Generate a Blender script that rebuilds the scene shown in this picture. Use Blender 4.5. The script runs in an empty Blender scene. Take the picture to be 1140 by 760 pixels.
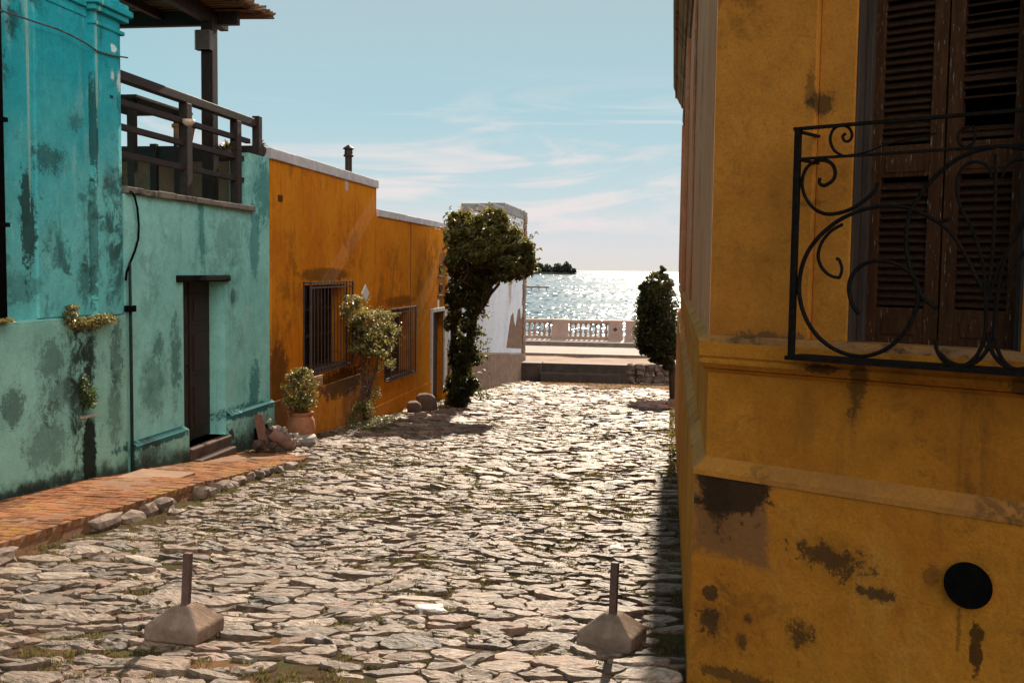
import bpy, bmesh, math, random
import numpy as np
from mathutils import Vector, Matrix, noise as mnoise
random.seed(7); rng=np.random.default_rng(11)
SC=bpy.context.scene; COL=SC.collection
PI=math.pi; R=math.radians

# ------------------------------------------------------------------ camera model (pixels of the 1140x760 photo)
F=1150.0; CX,CY=570.0,380.0; H=6.0
TH=math.atan(80.2/F); PS=math.atan(179/math.hypot(F,80.2)); RO=0.013
CM=Matrix.Rotation(PS,3,'Z')@Matrix.Rotation(PI/2-TH,3,'X')@Matrix.Rotation(RO,3,'Z')
CP=Vector((0,0,H))
def ray(x,y): return CM@Vector(((x-CX)/F,-(y-CY)/F,-1))
def onX(x,y,X): d=ray(x,y); return CP+d*(X/d.x)
def onY(x,y,Y): d=ray(x,y); return CP+d*(Y/d.y)
def onZ(x,y,Z): d=ray(x,y); return CP+d*((Z-H)/d.z)
def onP(x,y,p0,n): d=ray(x,y); return CP+d*((p0-CP).dot(n)/d.dot(n))
def G(y): return 4.28-.0665*y if y<42 else 1.487
def onG(x,y):
    d=ray(x,y); return CP+d*((4.28-H)/(d.z+.0665*d.y))

# ------------------------------------------------------------------ node helpers
class N:
    def __init__(s,nt): s.t=nt; nt.nodes.clear()
    def node(s,ty,ins={},**kw):
        n=s.t.nodes.new(ty)
        for k,v in kw.items(): setattr(n,k,v)
        for k,v in ins.items(): s.put(n.inputs[k],v)
        return n
    def put(s,sock,v):
        if isinstance(v,bpy.types.NodeSocket): s.t.links.new(v,sock)
        elif v is not None:
            if hasattr(sock.default_value,'__len__') and not hasattr(v,'__len__'): v=(v,)*len(sock.default_value)
            if hasattr(v,'__len__') and len(v)==3 and len(sock.default_value)==4: v=(*v,1)
            sock.default_value=v
    def pos(s): return s.node('ShaderNodeNewGeometry').outputs['Position']
    def obj(s): return s.node('ShaderNodeTexCoord').outputs['Object']
    def mp(s,v,sc=(1,1,1),loc=(0,0,0),rot=(0,0,0)):
        return s.node('ShaderNodeMapping',{0:v,1:loc,2:rot,3:sc}).outputs[0]
    def noise(s,v,sc,det=4,ro=.55,di=0,col=False):
        n=s.node('ShaderNodeTexNoise',{'Vector':v,'Scale':sc,'Detail':det,'Roughness':ro,'Distortion':di})
        return n.outputs['Color' if col else 'Fac']
    def m(s,op,a,b=None,c=None,clamp=False):
        return s.node('ShaderNodeMath',{0:a,1:b,2:c},operation=op,use_clamp=clamp).outputs[0]
    def step(s,v,a,b): 
        return s.node('ShaderNodeMapRange',{0:v,1:a,2:b,3:0.,4:1.},interpolation_type='SMOOTHSTEP').outputs[0]
    def lin(s,v,a,b,c,d): return s.node('ShaderNodeMapRange',{0:v,1:a,2:b,3:c,4:d}).outputs[0]
    def mix(s,f,a,b,mode='MIX'):
        n=s.node('ShaderNodeMix',data_type='RGBA',blend_type=mode)
        s.put(n.inputs[0],f); s.put(n.inputs[6],a); s.put(n.inputs[7],b); return n.outputs[2]
    def sep(s,v): n=s.node('ShaderNodeSeparateXYZ',{0:v}); return n.outputs
    def bump(s,h,st,d=.02,nrm=None):
        return s.node('ShaderNodeBump',{'Height':h,'Strength':st,'Distance':d,'Normal':nrm}).outputs[0]
    def out(s,col,rough=.8,nrm=None,metal=0.,spec=.4,**extra):
        p=s.node('ShaderNodeBsdfPrincipled',{'Base Color':col,'Roughness':rough,'Metallic':metal,'Specular IOR Level':spec})
        if nrm is not None: s.put(p.inputs['Normal'],nrm)
        for k,v in extra.items(): s.put(p.inputs[k.replace('_',' ')],v)
        s.node('ShaderNodeOutputMaterial',{0:p.outputs[0]}); return p
def newmat(name):
    m=bpy.data.materials.new(name); m.use_nodes=True; return m,N(m.node_tree)

def plaster(name,base,alt,dark=(.03,.035,.03),dirt=.5,streak=.3,bumpst=.5,blobs=(),uv='yz',warp=.35,alt_h=None,seed=0.,foot=None,pale=None,dsc=1.4,flake=0.,flakecol=(.55,.6,.55)):
    """aged painted plaster. blobs: (u,v,ru,rv,color,strength,ragged) in the wall plane"""
    m,n=newmat(name); P=n.pos(); Ps=n.mp(P,loc=(seed,seed*1.7,seed*.6))
    n1=n.noise(Ps,.9,5,.6); n2=n.noise(Ps,7,8,.7)
    col=n.mix(n.step(n1,.35,.68),base,alt)
    if alt_h:
        zc=n.sep(P)[2]; f=n.step(n.m('ADD',zc,n.m('MULTIPLY',n.m('SUBTRACT',n1,.5),2.2)),alt_h[0],alt_h[1])
        col=n.mix(f,col,alt_h[2])
    col=n.mix(n.lin(n2,.3,.75,0,.45),col,n.mix(.5,col,(0,0,0)),)
    st=n.noise(n.mp(Ps,(6,6,.35)),1.2,6,.65)
    if pale: col=n.mix(n.m('MULTIPLY',n.step(n.noise(n.mp(Ps,(2,2,.7)),1.7,7,.7),.52,.72),.55),col,pale)
    col=n.mix(n.m('MULTIPLY',n.step(st,.54,.78),streak),col,n.mix(.75,col,dark))
    if flake:
        fk=n.step(n.noise(Ps,5.5,9,.72,.6),.66,.68)
        col=n.mix(n.m('MULTIPLY',fk,flake),col,flakecol)
    a=n.noise(Ps,dsc*2.2,10,.78,.4); b=n.step(n.noise(n.mp(Ps,(1,1,.6)),dsc*.7,3,.5),.42,.66)
    dm=n.m('MULTIPLY',n.step(n.m('ADD',a,n.m('MULTIPLY',b,.13)),.57,.68),b)
    c2=n.step(n.noise(Ps,19,7,.75),.585,.64)
    dm=n.m('MULTIPLY',n.m('MAXIMUM',dm,n.m('MULTIPLY',c2,n.m('MULTIPLY',b,.8))),dirt)
    col=n.mix(dm,col,dark)
    X,Y,Z=n.sep(P)[0:3]
    gr=n.noise(Ps,70,4,.8); col=n.mix(n.m('MULTIPLY',n.step(gr,.45,.60),.34),col,n.mix(.55,col,dark))
    pk=n.m('MULTIPLY',n.step(n.noise(Ps,3.3,10,.8,.3),.52,.66),.34); col=n.mix(pk,col,n.mix(.6,col,(.02,.015,.01)))
    if foot:
        z0,h,k=foot   # rising damp: dirt that follows the sloping foot of the wall
        hh=n.m('ADD',Z,n.m('MULTIPLY',Y,.0665)); hh=n.m('SUBTRACT',hh,z0)
        hh=n.m('SUBTRACT',hh,n.m('MULTIPLY',n.m('SUBTRACT',n.noise(Ps,3.5,8,.7),.5),h*2.2))
        col=n.mix(n.m('MULTIPLY',n.step(hh,h,0),k),col,dark)
    U,V=(Y,Z) if uv=='yz' else (X,Z)
    w=n.noise(Ps,5,10,.72,.5); w2=n.noise(n.mp(Ps,(1,1,1),(3,9,4)),22,6,.7)
    sp=n.noise(n.mp(Ps,(1,1,.8),(6,2,8)),15,9,.78,.2); sp2=n.noise(n.mp(Ps,(1,1,1),(1,7,3)),52,6,.8)
    for (u,v,ru,rv,c,k,rag) in blobs:
        du=n.m('DIVIDE',n.m('SUBTRACT',U,u),ru); dv=n.m('DIVIDE',n.m('SUBTRACT',V,v),rv)
        d=n.m('SQRT',n.m('ADD',n.m('MULTIPLY',du,du),n.m('MULTIPLY',dv,dv))) if rag not in (.05,.06) else n.m('MAXIMUM',n.m('ABSOLUTE',du),n.m('ABSOLUTE',dv))
        q=n.m('ADD',n.m('SUBTRACT',1.0,d),n.m('ADD',n.m('MULTIPLY',n.m('SUBTRACT',w,.5),rag*13),n.m('MULTIPLY',n.m('SUBTRACT',w2,.5),rag*9)))
        if rag>.2:
            t_=n.m('ADD',n.m('ADD',n.m('MULTIPLY',sp,.62),n.m('MULTIPLY',sp2,.38)),n.m('ADD',n.m('MULTIPLY',n.m('SUBTRACT',1.0,d),.19),n.m('MULTIPLY',n.m('SUBTRACT',w,.5),.45)))
            q=n.m('MULTIPLY',n.step(t_,.495,.575),n.step(d,2.1,1.0)); q=n.m('MAXIMUM',q,n.m('MULTIPLY',n.step(q,-.2,.6),.0))
            q=n.m('MAXIMUM',q,n.m('MULTIPLY',n.step(d,1.6,.1),.34))
        else: q=n.m('MULTIPLY',n.step(q,-.10,.16),n.step(d,1.75,1.0))
        col=n.mix(n.m('MULTIPLY',q,k),col,c)
    hgt=n.m('ADD',n.m('MULTIPLY',n.noise(Ps,2.2,4,.5),1.6),n.m('MULTIPLY',n.noise(Ps,24,8,.75),.42))
    hgt=n.m('SUBTRACT',hgt,n.m('MULTIPLY',dm,.12))
    nr=n.bump(hgt,bumpst,.05)
    n.out(col,.9,nr,spec=.04); return m

def simple(name,c1,c2,rough=.7,sc=8,bump=.3,metal=0.,coord='obj',stretch=(1,1,1),spec=.4,lo=.35,hi=.7,det=8,spots=None,bd=.01):
    m,n=newmat(name); P=n.obj() if coord=='obj' else n.pos(); P=n.mp(P,stretch)
    a=n.noise(P,sc,det,.65,.2); col=n.mix(n.step(a,lo,hi),c1,c2)
    if spots: col=n.mix(n.m('MULTIPLY',n.step(n.noise(P,sc*3.3,6,.7),.6,.68),.8),col,spots)
    n.out(col,rough,n.bump(n.noise(P,sc*2.5,8,.7),bump,bd),metal,spec); return m

def leafmat(name,cs,trans=.35):
    m,n=newmat(name)
    at=n.node('ShaderNodeAttribute',attribute_name='tint').outputs['Fac']
    r=n.node('ShaderNodeValToRGB',{0:at}); cr=r.color_ramp
    for i,c in enumerate(cs):
        e=cr.elements[i] if i<2 else cr.elements.new(1)
        e.position=i/(len(cs)-1); e.color=(*c,1)
    cr.elements[-1].position=1
    for i,e in enumerate(cr.elements): e.position=i/(len(cs)-1); e.color=(*cs[i],1)
    p=n.node('ShaderNodeBsdfPrincipled',{'Base Color':r.outputs[0],'Roughness':.45,'Specular IOR Level':.35})
    t=n.node('ShaderNodeBsdfTranslucent',{0:n.mix(.5,r.outputs[0],(.16,.17,.02),'ADD')})
    x=n.node('ShaderNodeMixShader',{0:trans,1:p.outputs[0],2:t.outputs[0]})
    n.node('ShaderNodeOutputMaterial',{0:x.outputs[0]}); return m

# ------------------------------------------------------------------ mesh builder
class MB:
    def __init__(s): s.v=[]; s.f=[]
    def add(s,vs,fs):
        b=len(s.v); s.v+= [tuple(v) for v in vs]; s.f+=[tuple(i+b for i in f) for f in fs]; return s
    def box(s,x0,x1,y0,y1,z0,z1):
        x0,x1=sorted((x0,x1)); y0,y1=sorted((y0,y1)); z0,z1=sorted((z0,z1))
        return s.add([(x0,y0,z0),(x1,y0,z0),(x1,y1,z0),(x0,y1,z0),(x0,y0,z1),(x1,y0,z1),(x1,y1,z1),(x0,y1,z1)],
          [(0,3,2,1),(4,5,6,7),(0,1,5,4),(1,2,6,5),(2,3,7,6),(3,0,4,7)])
    def obox(s,o,u,v,w,a,b,c):
        """box in a frame: origin o, axes u,v,w, ranges a,b,c"""
        P=[]
        for k in c:
            for (i,j) in ((a[0],b[0]),(a[1],b[0]),(a[1],b[1]),(a[0],b[1])): P.append(o+u*i+v*j+w*k)
        return s.add(P,[(0,3,2,1),(4,5,6,7),(0,1,5,4),(1,2,6,5),(2,3,7,6),(3,0,4,7)])
    def bar(s,p,q,w,h=None,up=Vector((0,0,1))):
        p=Vector(p);q=Vector(q); h=h or w; d=(q-p); L=d.length; d=d/L
        a=d.cross(up); a=a.normalized() if a.length>1e-4 else Vector((1,0,0)); b=a.cross(d)
        return s.obox(p,d,a,b,(0,L),(-w/2,w/2),(-h/2,h/2))
    def tube(s,pts,r,n=8,cap=True,flat=None):
        pts=[Vector(p) for p in pts]; rs=r if hasattr(r,'__len__') else [r]*len(pts); V=[];Fc=[]
        prev=None
        for i,p in enumerate(pts):
            d=(pts[min(i+1,len(pts)-1)]-pts[max(i-1,0)]).normalized()
            if prev is None: a=d.cross(Vector((0,0,1)) if abs(d.z)<.9 else Vector((1,0,0))).normalized()
            else: a=(prev-d*prev.dot(d)).normalized()
            prev=a; b=d.cross(a)
            if flat is not None:
                b=flat; a=d.cross(b).normalized(); prev=a
            for k in range(n):
                t=2*PI*k/n; V.append(p+(a*math.cos(t)+b*math.sin(t))*rs[i])
        for i in range(len(pts)-1):
            for k in range(n):
                k2=(k+1)%n; Fc.append((i*n+k,i*n+k2,(i+1)*n+k2,(i+1)*n+k))
        if cap: Fc.append(tuple(range(n-1,-1,-1))); Fc.append(tuple((len(pts)-1)*n+k for k in range(n)))
        return s.add(V,Fc)
    def lathe(s,prof,c=(0,0,0),n=16,cap=True):
        V=[];Fc=[]
        for (r,z) in prof:
            for k in range(n): t=2*PI*k/n; V.append((c[0]+r*math.cos(t),c[1]+r*math.sin(t),c[2]+z))
        for i in range(len(prof)-1):
            for k in range(n): k2=(k+1)%n; Fc.append((i*n+k,i*n+k2,(i+1)*n+k2,(i+1)*n+k))
        if cap: Fc.append(tuple(range(n-1,-1,-1))); Fc.append(tuple((len(prof)-1)*n+k for k in range(n)))
        return s.add(V,Fc)
    def prism(s,poly,z0,z1):
        n=len(poly); V=[(x,y,z0) for x,y in poly]+[(x,y,z1) for x,y in poly]
        ar=sum(poly[i][0]*poly[(i+1)%n][1]-poly[(i+1)%n][0]*poly[i][1] for i in range(n))
        Fc=[tuple(range(n-1,-1,-1)),tuple(range(n,2*n))]+[(i,(i+1)%n,(i+1)%n+n,i+n) for i in range(n)]
        if ar<0: Fc=[tuple(reversed(f)) for f in Fc]
        return s.add(V,Fc)
    def rock(s,c,sz,seed=0,rot=0,jag=.18,sub=2):
        bm=bmesh.new(); bmesh.ops.create_icosphere(bm,subdivisions=sub,radius=1)
        cr,sr=math.cos(rot),math.sin(rot)
        for v in bm.verts:
            p=v.co.copy(); q=Vector([math.copysign(abs(t)**.62,t) for t in p])
            q*=1+jag*2*mnoise.noise(p*1.3+Vector((seed*7.1,seed*3.3,0)))+jag*.6*mnoise.noise(p*4+Vector((seed,0,0)))
            q=Vector((q.x*sz[0],q.y*sz[1],q.z*sz[2])); v.co=Vector((q.x*cr-q.y*sr,q.x*sr+q.y*cr,q.z))+Vector(c)
        bm.verts.index_update(); V=[v.co.copy() for v in bm.verts]; Fc=[[v.index for v in f.verts] for f in bm.faces]; bm.free()
        return s.add(V,Fc)
    def build(s,name,mat,parent=None,smooth=False,bevel=0,origin=None,seg=2):
        me=bpy.data.meshes.new(name); o=None
        off=Vector((0,0,0))
        if parent is not None: off=worldloc(parent)
        elif origin is not None: off=Vector(origin)
        me.from_pydata([(v[0]-off.x,v[1]-off.y,v[2]-off.z) for v in s.v],[],s.f); me.validate()
        me.materials.append(mat)
        if smooth:
            me.polygons.foreach_set('use_smooth',[True]*len(me.polygons))
        o=bpy.data.objects.new(name,me); COL.objects.link(o)
        if parent is not None: o.parent=parent
        elif origin is not None: o.location=off
        if bevel:
            b=o.modifiers.new('b','BEVEL'); b.width=bevel; b.segments=seg; b.limit_method='ANGLE'; b.angle_limit=R(35)
        if smooth==2:
            me.set_sharp_from_angle(angle=R(40))
        return o
def worldloc(o):
    v=Vector(o.location)
    while o.parent: o=o.parent; v+=Vector(o.location)
    return v
def tag(o,label=None,cat=None,group=None,kind=None):
    for k,v in (('label',label),('category',cat),('group',group),('kind',kind)):
        if v: o[k]=v
    return o
def thing(name,label,cat,loc,group=None):
    o=bpy.data.objects.new(name,None); COL.objects.link(o); o.location=loc; o.empty_display_size=.2
    return tag(o,label,cat,group)
def copy_tree(o,parent=None):
    c=o.copy(); COL.objects.link(c); c.parent=parent
    for ch in list(o.children): copy_tree(ch,c)
    return c
def struct(name,mb,mat,**k): return tag(mb.build(name,mat,**k),kind='structure')

def wall_x(mb,X,y0,y1,z0,z1,holes=(),depth=.35,side=1):
    """slab facing +X (side=1) or -X (side=-1) with rectangular holes"""
    ys=sorted({y0,y1,*[h[0] for h in holes],*[h[1] for h in holes]}); zs=sorted({z0,z1,*[h[2] for h in holes],*[h[3] for h in holes]})
    Xb=X-side*depth
    def solid(i,j):
        if i<0 or j<0 or i>=len(ys)-1 or j>=len(zs)-1: return False
        a=(ys[i]+ys[i+1])/2; b=(zs[j]+zs[j+1])/2
        return not any(h[0]<a<h[1] and h[2]<b<h[3] for h in holes)
    def q(a,b,c,d): mb.add([a,b,c,d],[(0,1,2,3) if side>0 else (3,2,1,0)])
    for i in range(len(ys)-1):
        for j in range(len(zs)-1):
            if not solid(i,j): continue
            a,b,c,d=ys[i],ys[i+1],zs[j],zs[j+1]
            q((X,a,c),(X,b,c),(X,b,d),(X,a,d)); q((Xb,b,c),(Xb,a,c),(Xb,a,d),(Xb,b,d))
            if not solid(i-1,j): q((Xb,a,c),(X,a,c),(X,a,d),(Xb,a,d))
            if not solid(i+1,j): q((X,b,c),(Xb,b,c),(Xb,b,d),(X,b,d))
            if not solid(i,j-1): q((Xb,a,c),(Xb,b,c),(X,b,c),(X,a,c))
            if not solid(i,j+1): q((X,a,d),(X,b,d),(Xb,b,d),(Xb,a,d))
    return mb

def leaves(name,pts,mat,size=.08,parent=None,origin=None,upbias=.3,aspect=.55,tintf=None):
    """leaf-sized folded faces at the given points"""
    P=np.array(pts,float); n=len(P)
    off=np.array(worldloc(parent)) if parent is not None else (np.array(origin,float) if origin is not None else np.zeros(3))
    nr=rng.normal(size=(n,3)); nr[:,2]=np.abs(nr[:,2])+upbias; nr/=np.linalg.norm(nr,axis=1)[:,None]
    t=np.cross(nr,rng.normal(size=(n,3))); t/=np.linalg.norm(t,axis=1)[:,None]; b=np.cross(nr,t)
    s=(size*rng.uniform(.6,1.35,n))[:,None]
    v=np.empty((n,4,3)); 
    v[:,0]=P-t*s*.5; v[:,1]=P+b*s*aspect*.5+nr*s*.12; v[:,2]=P+t*s*.55-nr*s*.1; v[:,3]=P-b*s*aspect*.5+nr*s*.12
    v-=off
    me=bpy.data.meshes.new(name); me.vertices.add(n*4); me.vertices.foreach_set('co',v.reshape(-1))
    me.loops.add(n*4); me.loops.foreach_set('vertex_index',np.arange(n*4,dtype=np.int32))
    me.polygons.add(n); me.polygons.foreach_set('loop_start',np.arange(n,dtype=np.int32)*4)
    me.update(calc_edges=True); me.validate()
    tv=rng.uniform(0,1,n) if tintf is None else np.clip(tintf(P),0,1)
    at=me.attributes.new('tint','FLOAT','POINT'); at.data.foreach_set('value',np.repeat(tv,4).astype(np.float32))
    me.materials.append(mat); o=bpy.data.objects.new(name,me); COL.objects.link(o)
    if parent is not None: o.parent=parent
    elif origin is not None: o.location=off
    return o
def clump(c,r,n,shell=.5):
    d=rng.normal(size=(n,3)); d/=np.linalg.norm(d,axis=1)[:,None]
    q=rng.uniform(shell**3,1,n)**(1/3); return np.array(c)+d*q[:,None]*np.array(r)

def shoots(pts,c,r,n,L=(.2,.5),k=9,drop=.15,up=.2):
    """leafy shoots that leave the surface of an ellipsoid"""
    out=[]
    for _ in range(n):
        d=rng.normal(size=3); d/=np.linalg.norm(d); p=np.array(c)+d*np.array(r)*.85; g=d+np.array([0,0,up])+rng.normal(size=3)*.3; g/=np.linalg.norm(g); l=rng.uniform(*L)
        t=np.linspace(0,1,k)[:,None]; out.append(p+g*l*t-np.array([0,0,drop])*l*t**2+rng.normal(size=(k,3))*.022)
    pts.append(np.concatenate(out))
# ------------------------------------------------------------------ materials
iron=simple('iron',(.012,.010,.010),(.03,.02,.015),.6,30,.4,.3)
ironrail=simple('rail_iron',(.004,.0035,.0035),(.012,.008,.006),.85,40,.4,.0,spec=.10)
wood_dark=simple('wood_dark',(.016,.009,.008),(.032,.018,.014),.7,9,.5,stretch=(3,3,.5))
wood_rail=simple('wood_rail',(.016,.007,.006),(.036,.017,.014),.65,9,.4,coord='pos',stretch=(3,.5,3))
wood_door=simple('door_wood',(.018,.009,.007),(.04,.022,.016),.65,10,.5,coord='pos',stretch=(5,5,.6),spots=(.07,.045,.035))
shutter_m=simple('shutter_wood',(.034,.013,.005),(.062,.024,.009),.8,7,.5,spec=.12,coord='pos',stretch=(6,6,.8),spots=(.30,.24,.18))
slat_m=simple('slat_wood',(.022,.009,.004),(.045,.019,.009),.8,12,.5,spec=.12,coord='pos',stretch=(2,2,9),spots=(.16,.12,.09))
black=simple('black',(.003,.003,.003),(.006,.0055,.005),.95,20,.1,spec=.03)
glass=simple('dark_glass',(.004,.004,.005),(.008,.008,.009),.45,2,.05,spec=.2)
white_paint=simple('white_frame',(.50,.46,.42),(.62,.58,.54),.7,9,.3,coord='pos')
cap_m=simple('cap_stone',(.46,.43,.46),(.62,.58,.60),.8,4,.6,coord='pos',spots=(.2,.18,.19))
conc=simple('concrete',(.19,.125,.09),(.30,.21,.155),.9,7,1.,spots=(.10,.07,.05),bd=.02,spec=.15)
terra=simple('terracotta',(.33,.13,.06),(.46,.20,.10),.75,9,.3,spots=(.22,.1,.05))
stone_m=simple('grey_stone',(.30,.26,.23),(.42,.37,.33),.8,6,.8,coord='pos',spots=(.16,.14,.12),bd=.02)
white_plas=simple('white_plaque',(.70,.66,.62),(.8,.76,.72),.6,20,.2)
bark=simple('bark',(.05,.035,.025),(.10,.075,.055),.85,14,.8,coord='pos',stretch=(2,2,.5),bd=.02)
stem_m=simple('stem',(.10,.05,.045),(.16,.09,.07),.8,20,.4,coord='pos')
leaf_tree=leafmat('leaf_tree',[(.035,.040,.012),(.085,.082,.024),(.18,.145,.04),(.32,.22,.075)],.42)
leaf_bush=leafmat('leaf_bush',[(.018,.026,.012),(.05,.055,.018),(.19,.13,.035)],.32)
leaf_shrub=leafmat('leaf_shrub',[(.06,.06,.025),(.13,.12,.04),(.28,.22,.07),(.42,.32,.13)],.38)
leaf_green=leafmat('leaf_green',[(.03,.06,.025),(.06,.11,.04),(.12,.16,.06)],.3)
grassm=leafmat('grass_blade',[(.075,.062,.024),(.12,.095,.036),(.22,.16,.075)],.3)

DK=(.022,.028,.022)
def by(p): return p.y,p.z
def blobpx(x,y,rx,ry,X,c,k,rag):
    a=onX(x,y,X); b=onX(x+rx,y,X); c2=onX(x,y+ry,X)
    return (a.y,a.z,abs(b.y-a.y),abs(a.z-c2.z),c,k,rag)
XL=-6.0
teal_low_blobs=[blobpx(100,508,8,46,XL,(.012,.015,.012),.96,.10),
  blobpx(58,400,16,30,XL,DK,.55,.30),blobpx(70,435,22,16,XL,DK,.5,.3),blobpx(12,455,18,24,XL,DK,.65,.3),
  blobpx(55,495,25,30,XL,DK,.5,.38),blobpx(130,395,8,40,XL,DK,.6,.3),blobpx(128,460,8,45,XL,DK,.5,.34),blobpx(45,540,60,8,XL,DK,.7,.35),blobpx(175,487,36,7,XL,(.01,.09,.10),.9,.18),blobpx(278,456,26,6,XL,(.01,.09,.10),.9,.18),blobpx(160,505,18,18,XL,DK,.7,.3),blobpx(230,500,12,20,XL,DK,.7,.3),blobpx(280,480,20,16,XL,DK,.6,.3)]
teal_plinth=plaster('teal_lower',(.36,.72,.62),(.28,.60,.52),DK,dirt=.95,streak=.3,bumpst=.5,blobs=teal_low_blobs,foot=(4.40,.20,.9),flake=.35,flakecol=(.28,.40,.34),dsc=1.7)
teal_up_blobs=[blobpx(40,250,8,60,XL,DK,.85,.18),blobpx(62,178,18,18,XL,DK,.65,.32),blobpx(90,135,9,12,XL,DK,.5,.3),blobpx(30,320,26,20,XL,DK,.45,.35),blobpx(100,310,8,32,XL,DK,.6,.3),blobpx(107,140,2.2,60,XL,DK,.75,.14),blobpx(107,270,2.4,70,XL,DK,.6,.2),
  blobpx(122,200,8,20,XL,DK,.4,.4),blobpx(126,54,3.5,5,XL,(.75,.85,.85),.9,.2),blobpx(133,90,3,12,XL,(.72,.82,.82),.9,.22),blobpx(124,108,2,2,XL,(.02,.03,.03),.9,.05),blobpx(125,84,2,6,XL,(.7,.8,.8),.8,.25),blobpx(41,100,1.6,130,XL,(.30,.52,.45),.8,.12),blobpx(107,60,1.4,80,XL,(.32,.55,.48),.8,.10)]
teal_up=plaster('teal_upper',(.20,.68,.68),(.15,.60,.62),DK,dirt=.75,streak=.4,bumpst=.5,blobs=teal_up_blobs,alt_h=(6.2,8.2,(.03,.44,.52)),seed=3,pale=(.36,.66,.62),dsc=1.5)
teal_door_blobs=[blobpx(178,385,6,16,XL,(.03,.07,.06),.6,.3),blobpx(197,400,6,50,XL,(.03,.07,.06),.65,.34),blobpx(172,430,14,40,XL,(.03,.07,.06),.45,.4),blobpx(285,430,6,28,XL,(.02,.16,.15),.7,.18),
  blobpx(226,255,3,40,XL,(.04,.22,.21),.7,.2),blobpx(285,270,5,40,XL,(.03,.20,.2),.6,.2),blobpx(160,500,22,6,XL,DK,.5,.3),blobpx(296,215,12,40,XL,(.015,.16,.16),.7,.25),blobpx(275,455,26,7,XL,(.01,.09,.10),.8,.25)]
teal_door=plaster('teal_door_wall',(.37,.82,.76),(.30,.72,.67),(.03,.10,.09),dirt=.35,streak=.55,bumpst=.35,blobs=teal_door_blobs,seed=9,pale=(.46,.74,.66),foot=(4.32,.12,.8),dsc=1.1)
DO=(.06,.03,.012)
orange_blobs=[blobpx(362,306,26,8,XL,(.18,.07,.012),.8,.12),blobpx(445,335,16,6,XL,(.16,.06,.01),.7,.15),blobpx(310,440,12,60,XL,(.10,.045,.012),.75,.18),  # last one: pot plant's shade painted brown at the wall's left end
  blobpx(380,425,24,16,XL,(.06,.03,.012),.85,.2),blobpx(400,465,14,26,XL,(.10,.05,.018),.7,.2),blobpx(312,221,3,4,XL,(.05,.02,.01),.9,.05),  # first one: soft shade by the shrub painted into the wall
  blobpx(386,206,2.2,7,XL,(.6,.5,.45),.8,.2),blobpx(492,320,5,45,XL,(.14,.06,.012),.7,.15)]
orange=plaster('orange_wall',(.82,.29,.016),(.72,.215,.012),(.16,.055,.012),dirt=.5,streak=.65,bumpst=.55,blobs=orange_blobs,seed=14,pale=(.84,.33,.05),foot=(4.26,.10,.5),dsc=1.0)
whitew=plaster('white_wall',(.66,.72,.82),(.58,.64,.74),(.25,.22,.2),dirt=.15,streak=.2,bumpst=.3,seed=20,blobs=[blobpx(568,315,1.6,24,XL,(.32,.24,.2),.8,.2)])
brown_side=plaster('brown_side',(.42,.23,.15),(.34,.18,.12),DK,dirt=.6,streak=.4,seed=25,uv='xz')
# right-hand house
A0=Vector((.18,5.2,0)); rr=ray(-764,283); rr.z=0; rr.normalize(); U=-rr; NN=Vector((U.y,-U.x,0)) 
if NN.y>0: NN=-NN
ZZ=Vector((0,0,1))
def FR(s,d,z): return Vector((A0.x,A0.y,0))+U*s+NN*d+ZZ*z
def fpx(x,y,d=0.): 
    p=onP(x,y,A0+NN*d,NN); q=p-A0; return q.dot(U),p.z
def blobf(x,y,rx,ry,c,k,rag,d=.05):
    s,z=fpx(x,y,d); s2,_=fpx(x+rx,y,d); _,z2=fpx(x,y+ry,d)
    return (A0.x+U.x*s+NN.x*d,z,abs(s2-s)*U.x,abs(z-z2),c,k,rag)
MO=(.045,.028,.015)
ochre_blobs=[blobf(812,572,44,48,(.21,.095,.038),.92,.06),blobf(814,548,42,30,(.035,.02,.011),.92,.16),blobf(800,560,20,38,(.03,.018,.010),.7,.3),blobf(925,620,50,22,MO,.85,.38),blobf(975,660,20,8,MO,.85,.3),
  blobf(792,659,9,9,MO,.85,.2),blobf(788,690,13,18,MO,.85,.25),blobf(890,705,15,18,MO,.8,.28),blobf(825,712,7,14,MO,.75,.25),blobf(832,687,6,8,MO,.7,.25),blobf(820,752,50,9,MO,.7,.3),
  blobf(1085,722,9,34,(.03,.016,.008),.85,.2),blobf(1066,700,3,34,(.05,.026,.012),.5,.25),blobf(1036,640,10,14,MO,.45,.35)]
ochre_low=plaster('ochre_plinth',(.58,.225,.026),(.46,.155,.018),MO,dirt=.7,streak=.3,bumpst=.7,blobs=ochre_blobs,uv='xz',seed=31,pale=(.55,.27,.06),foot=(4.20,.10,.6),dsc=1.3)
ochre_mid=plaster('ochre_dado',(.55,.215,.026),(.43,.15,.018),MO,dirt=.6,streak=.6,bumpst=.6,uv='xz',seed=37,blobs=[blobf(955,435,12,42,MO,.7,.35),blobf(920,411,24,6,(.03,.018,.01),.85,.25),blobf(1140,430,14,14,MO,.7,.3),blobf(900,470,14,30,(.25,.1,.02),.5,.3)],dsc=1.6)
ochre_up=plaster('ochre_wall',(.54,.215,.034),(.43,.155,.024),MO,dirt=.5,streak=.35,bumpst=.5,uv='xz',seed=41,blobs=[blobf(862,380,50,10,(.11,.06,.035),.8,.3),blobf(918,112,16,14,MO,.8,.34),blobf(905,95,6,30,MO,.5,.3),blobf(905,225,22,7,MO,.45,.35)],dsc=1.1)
ochre_street=plaster('ochre_street_face',(.82,.40,.23),(.72,.30,.13),MO,dirt=.4,streak=.8,bumpst=.55,uv='yz',seed=47,pale=(.80,.48,.33),dsc=1.2)
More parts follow.
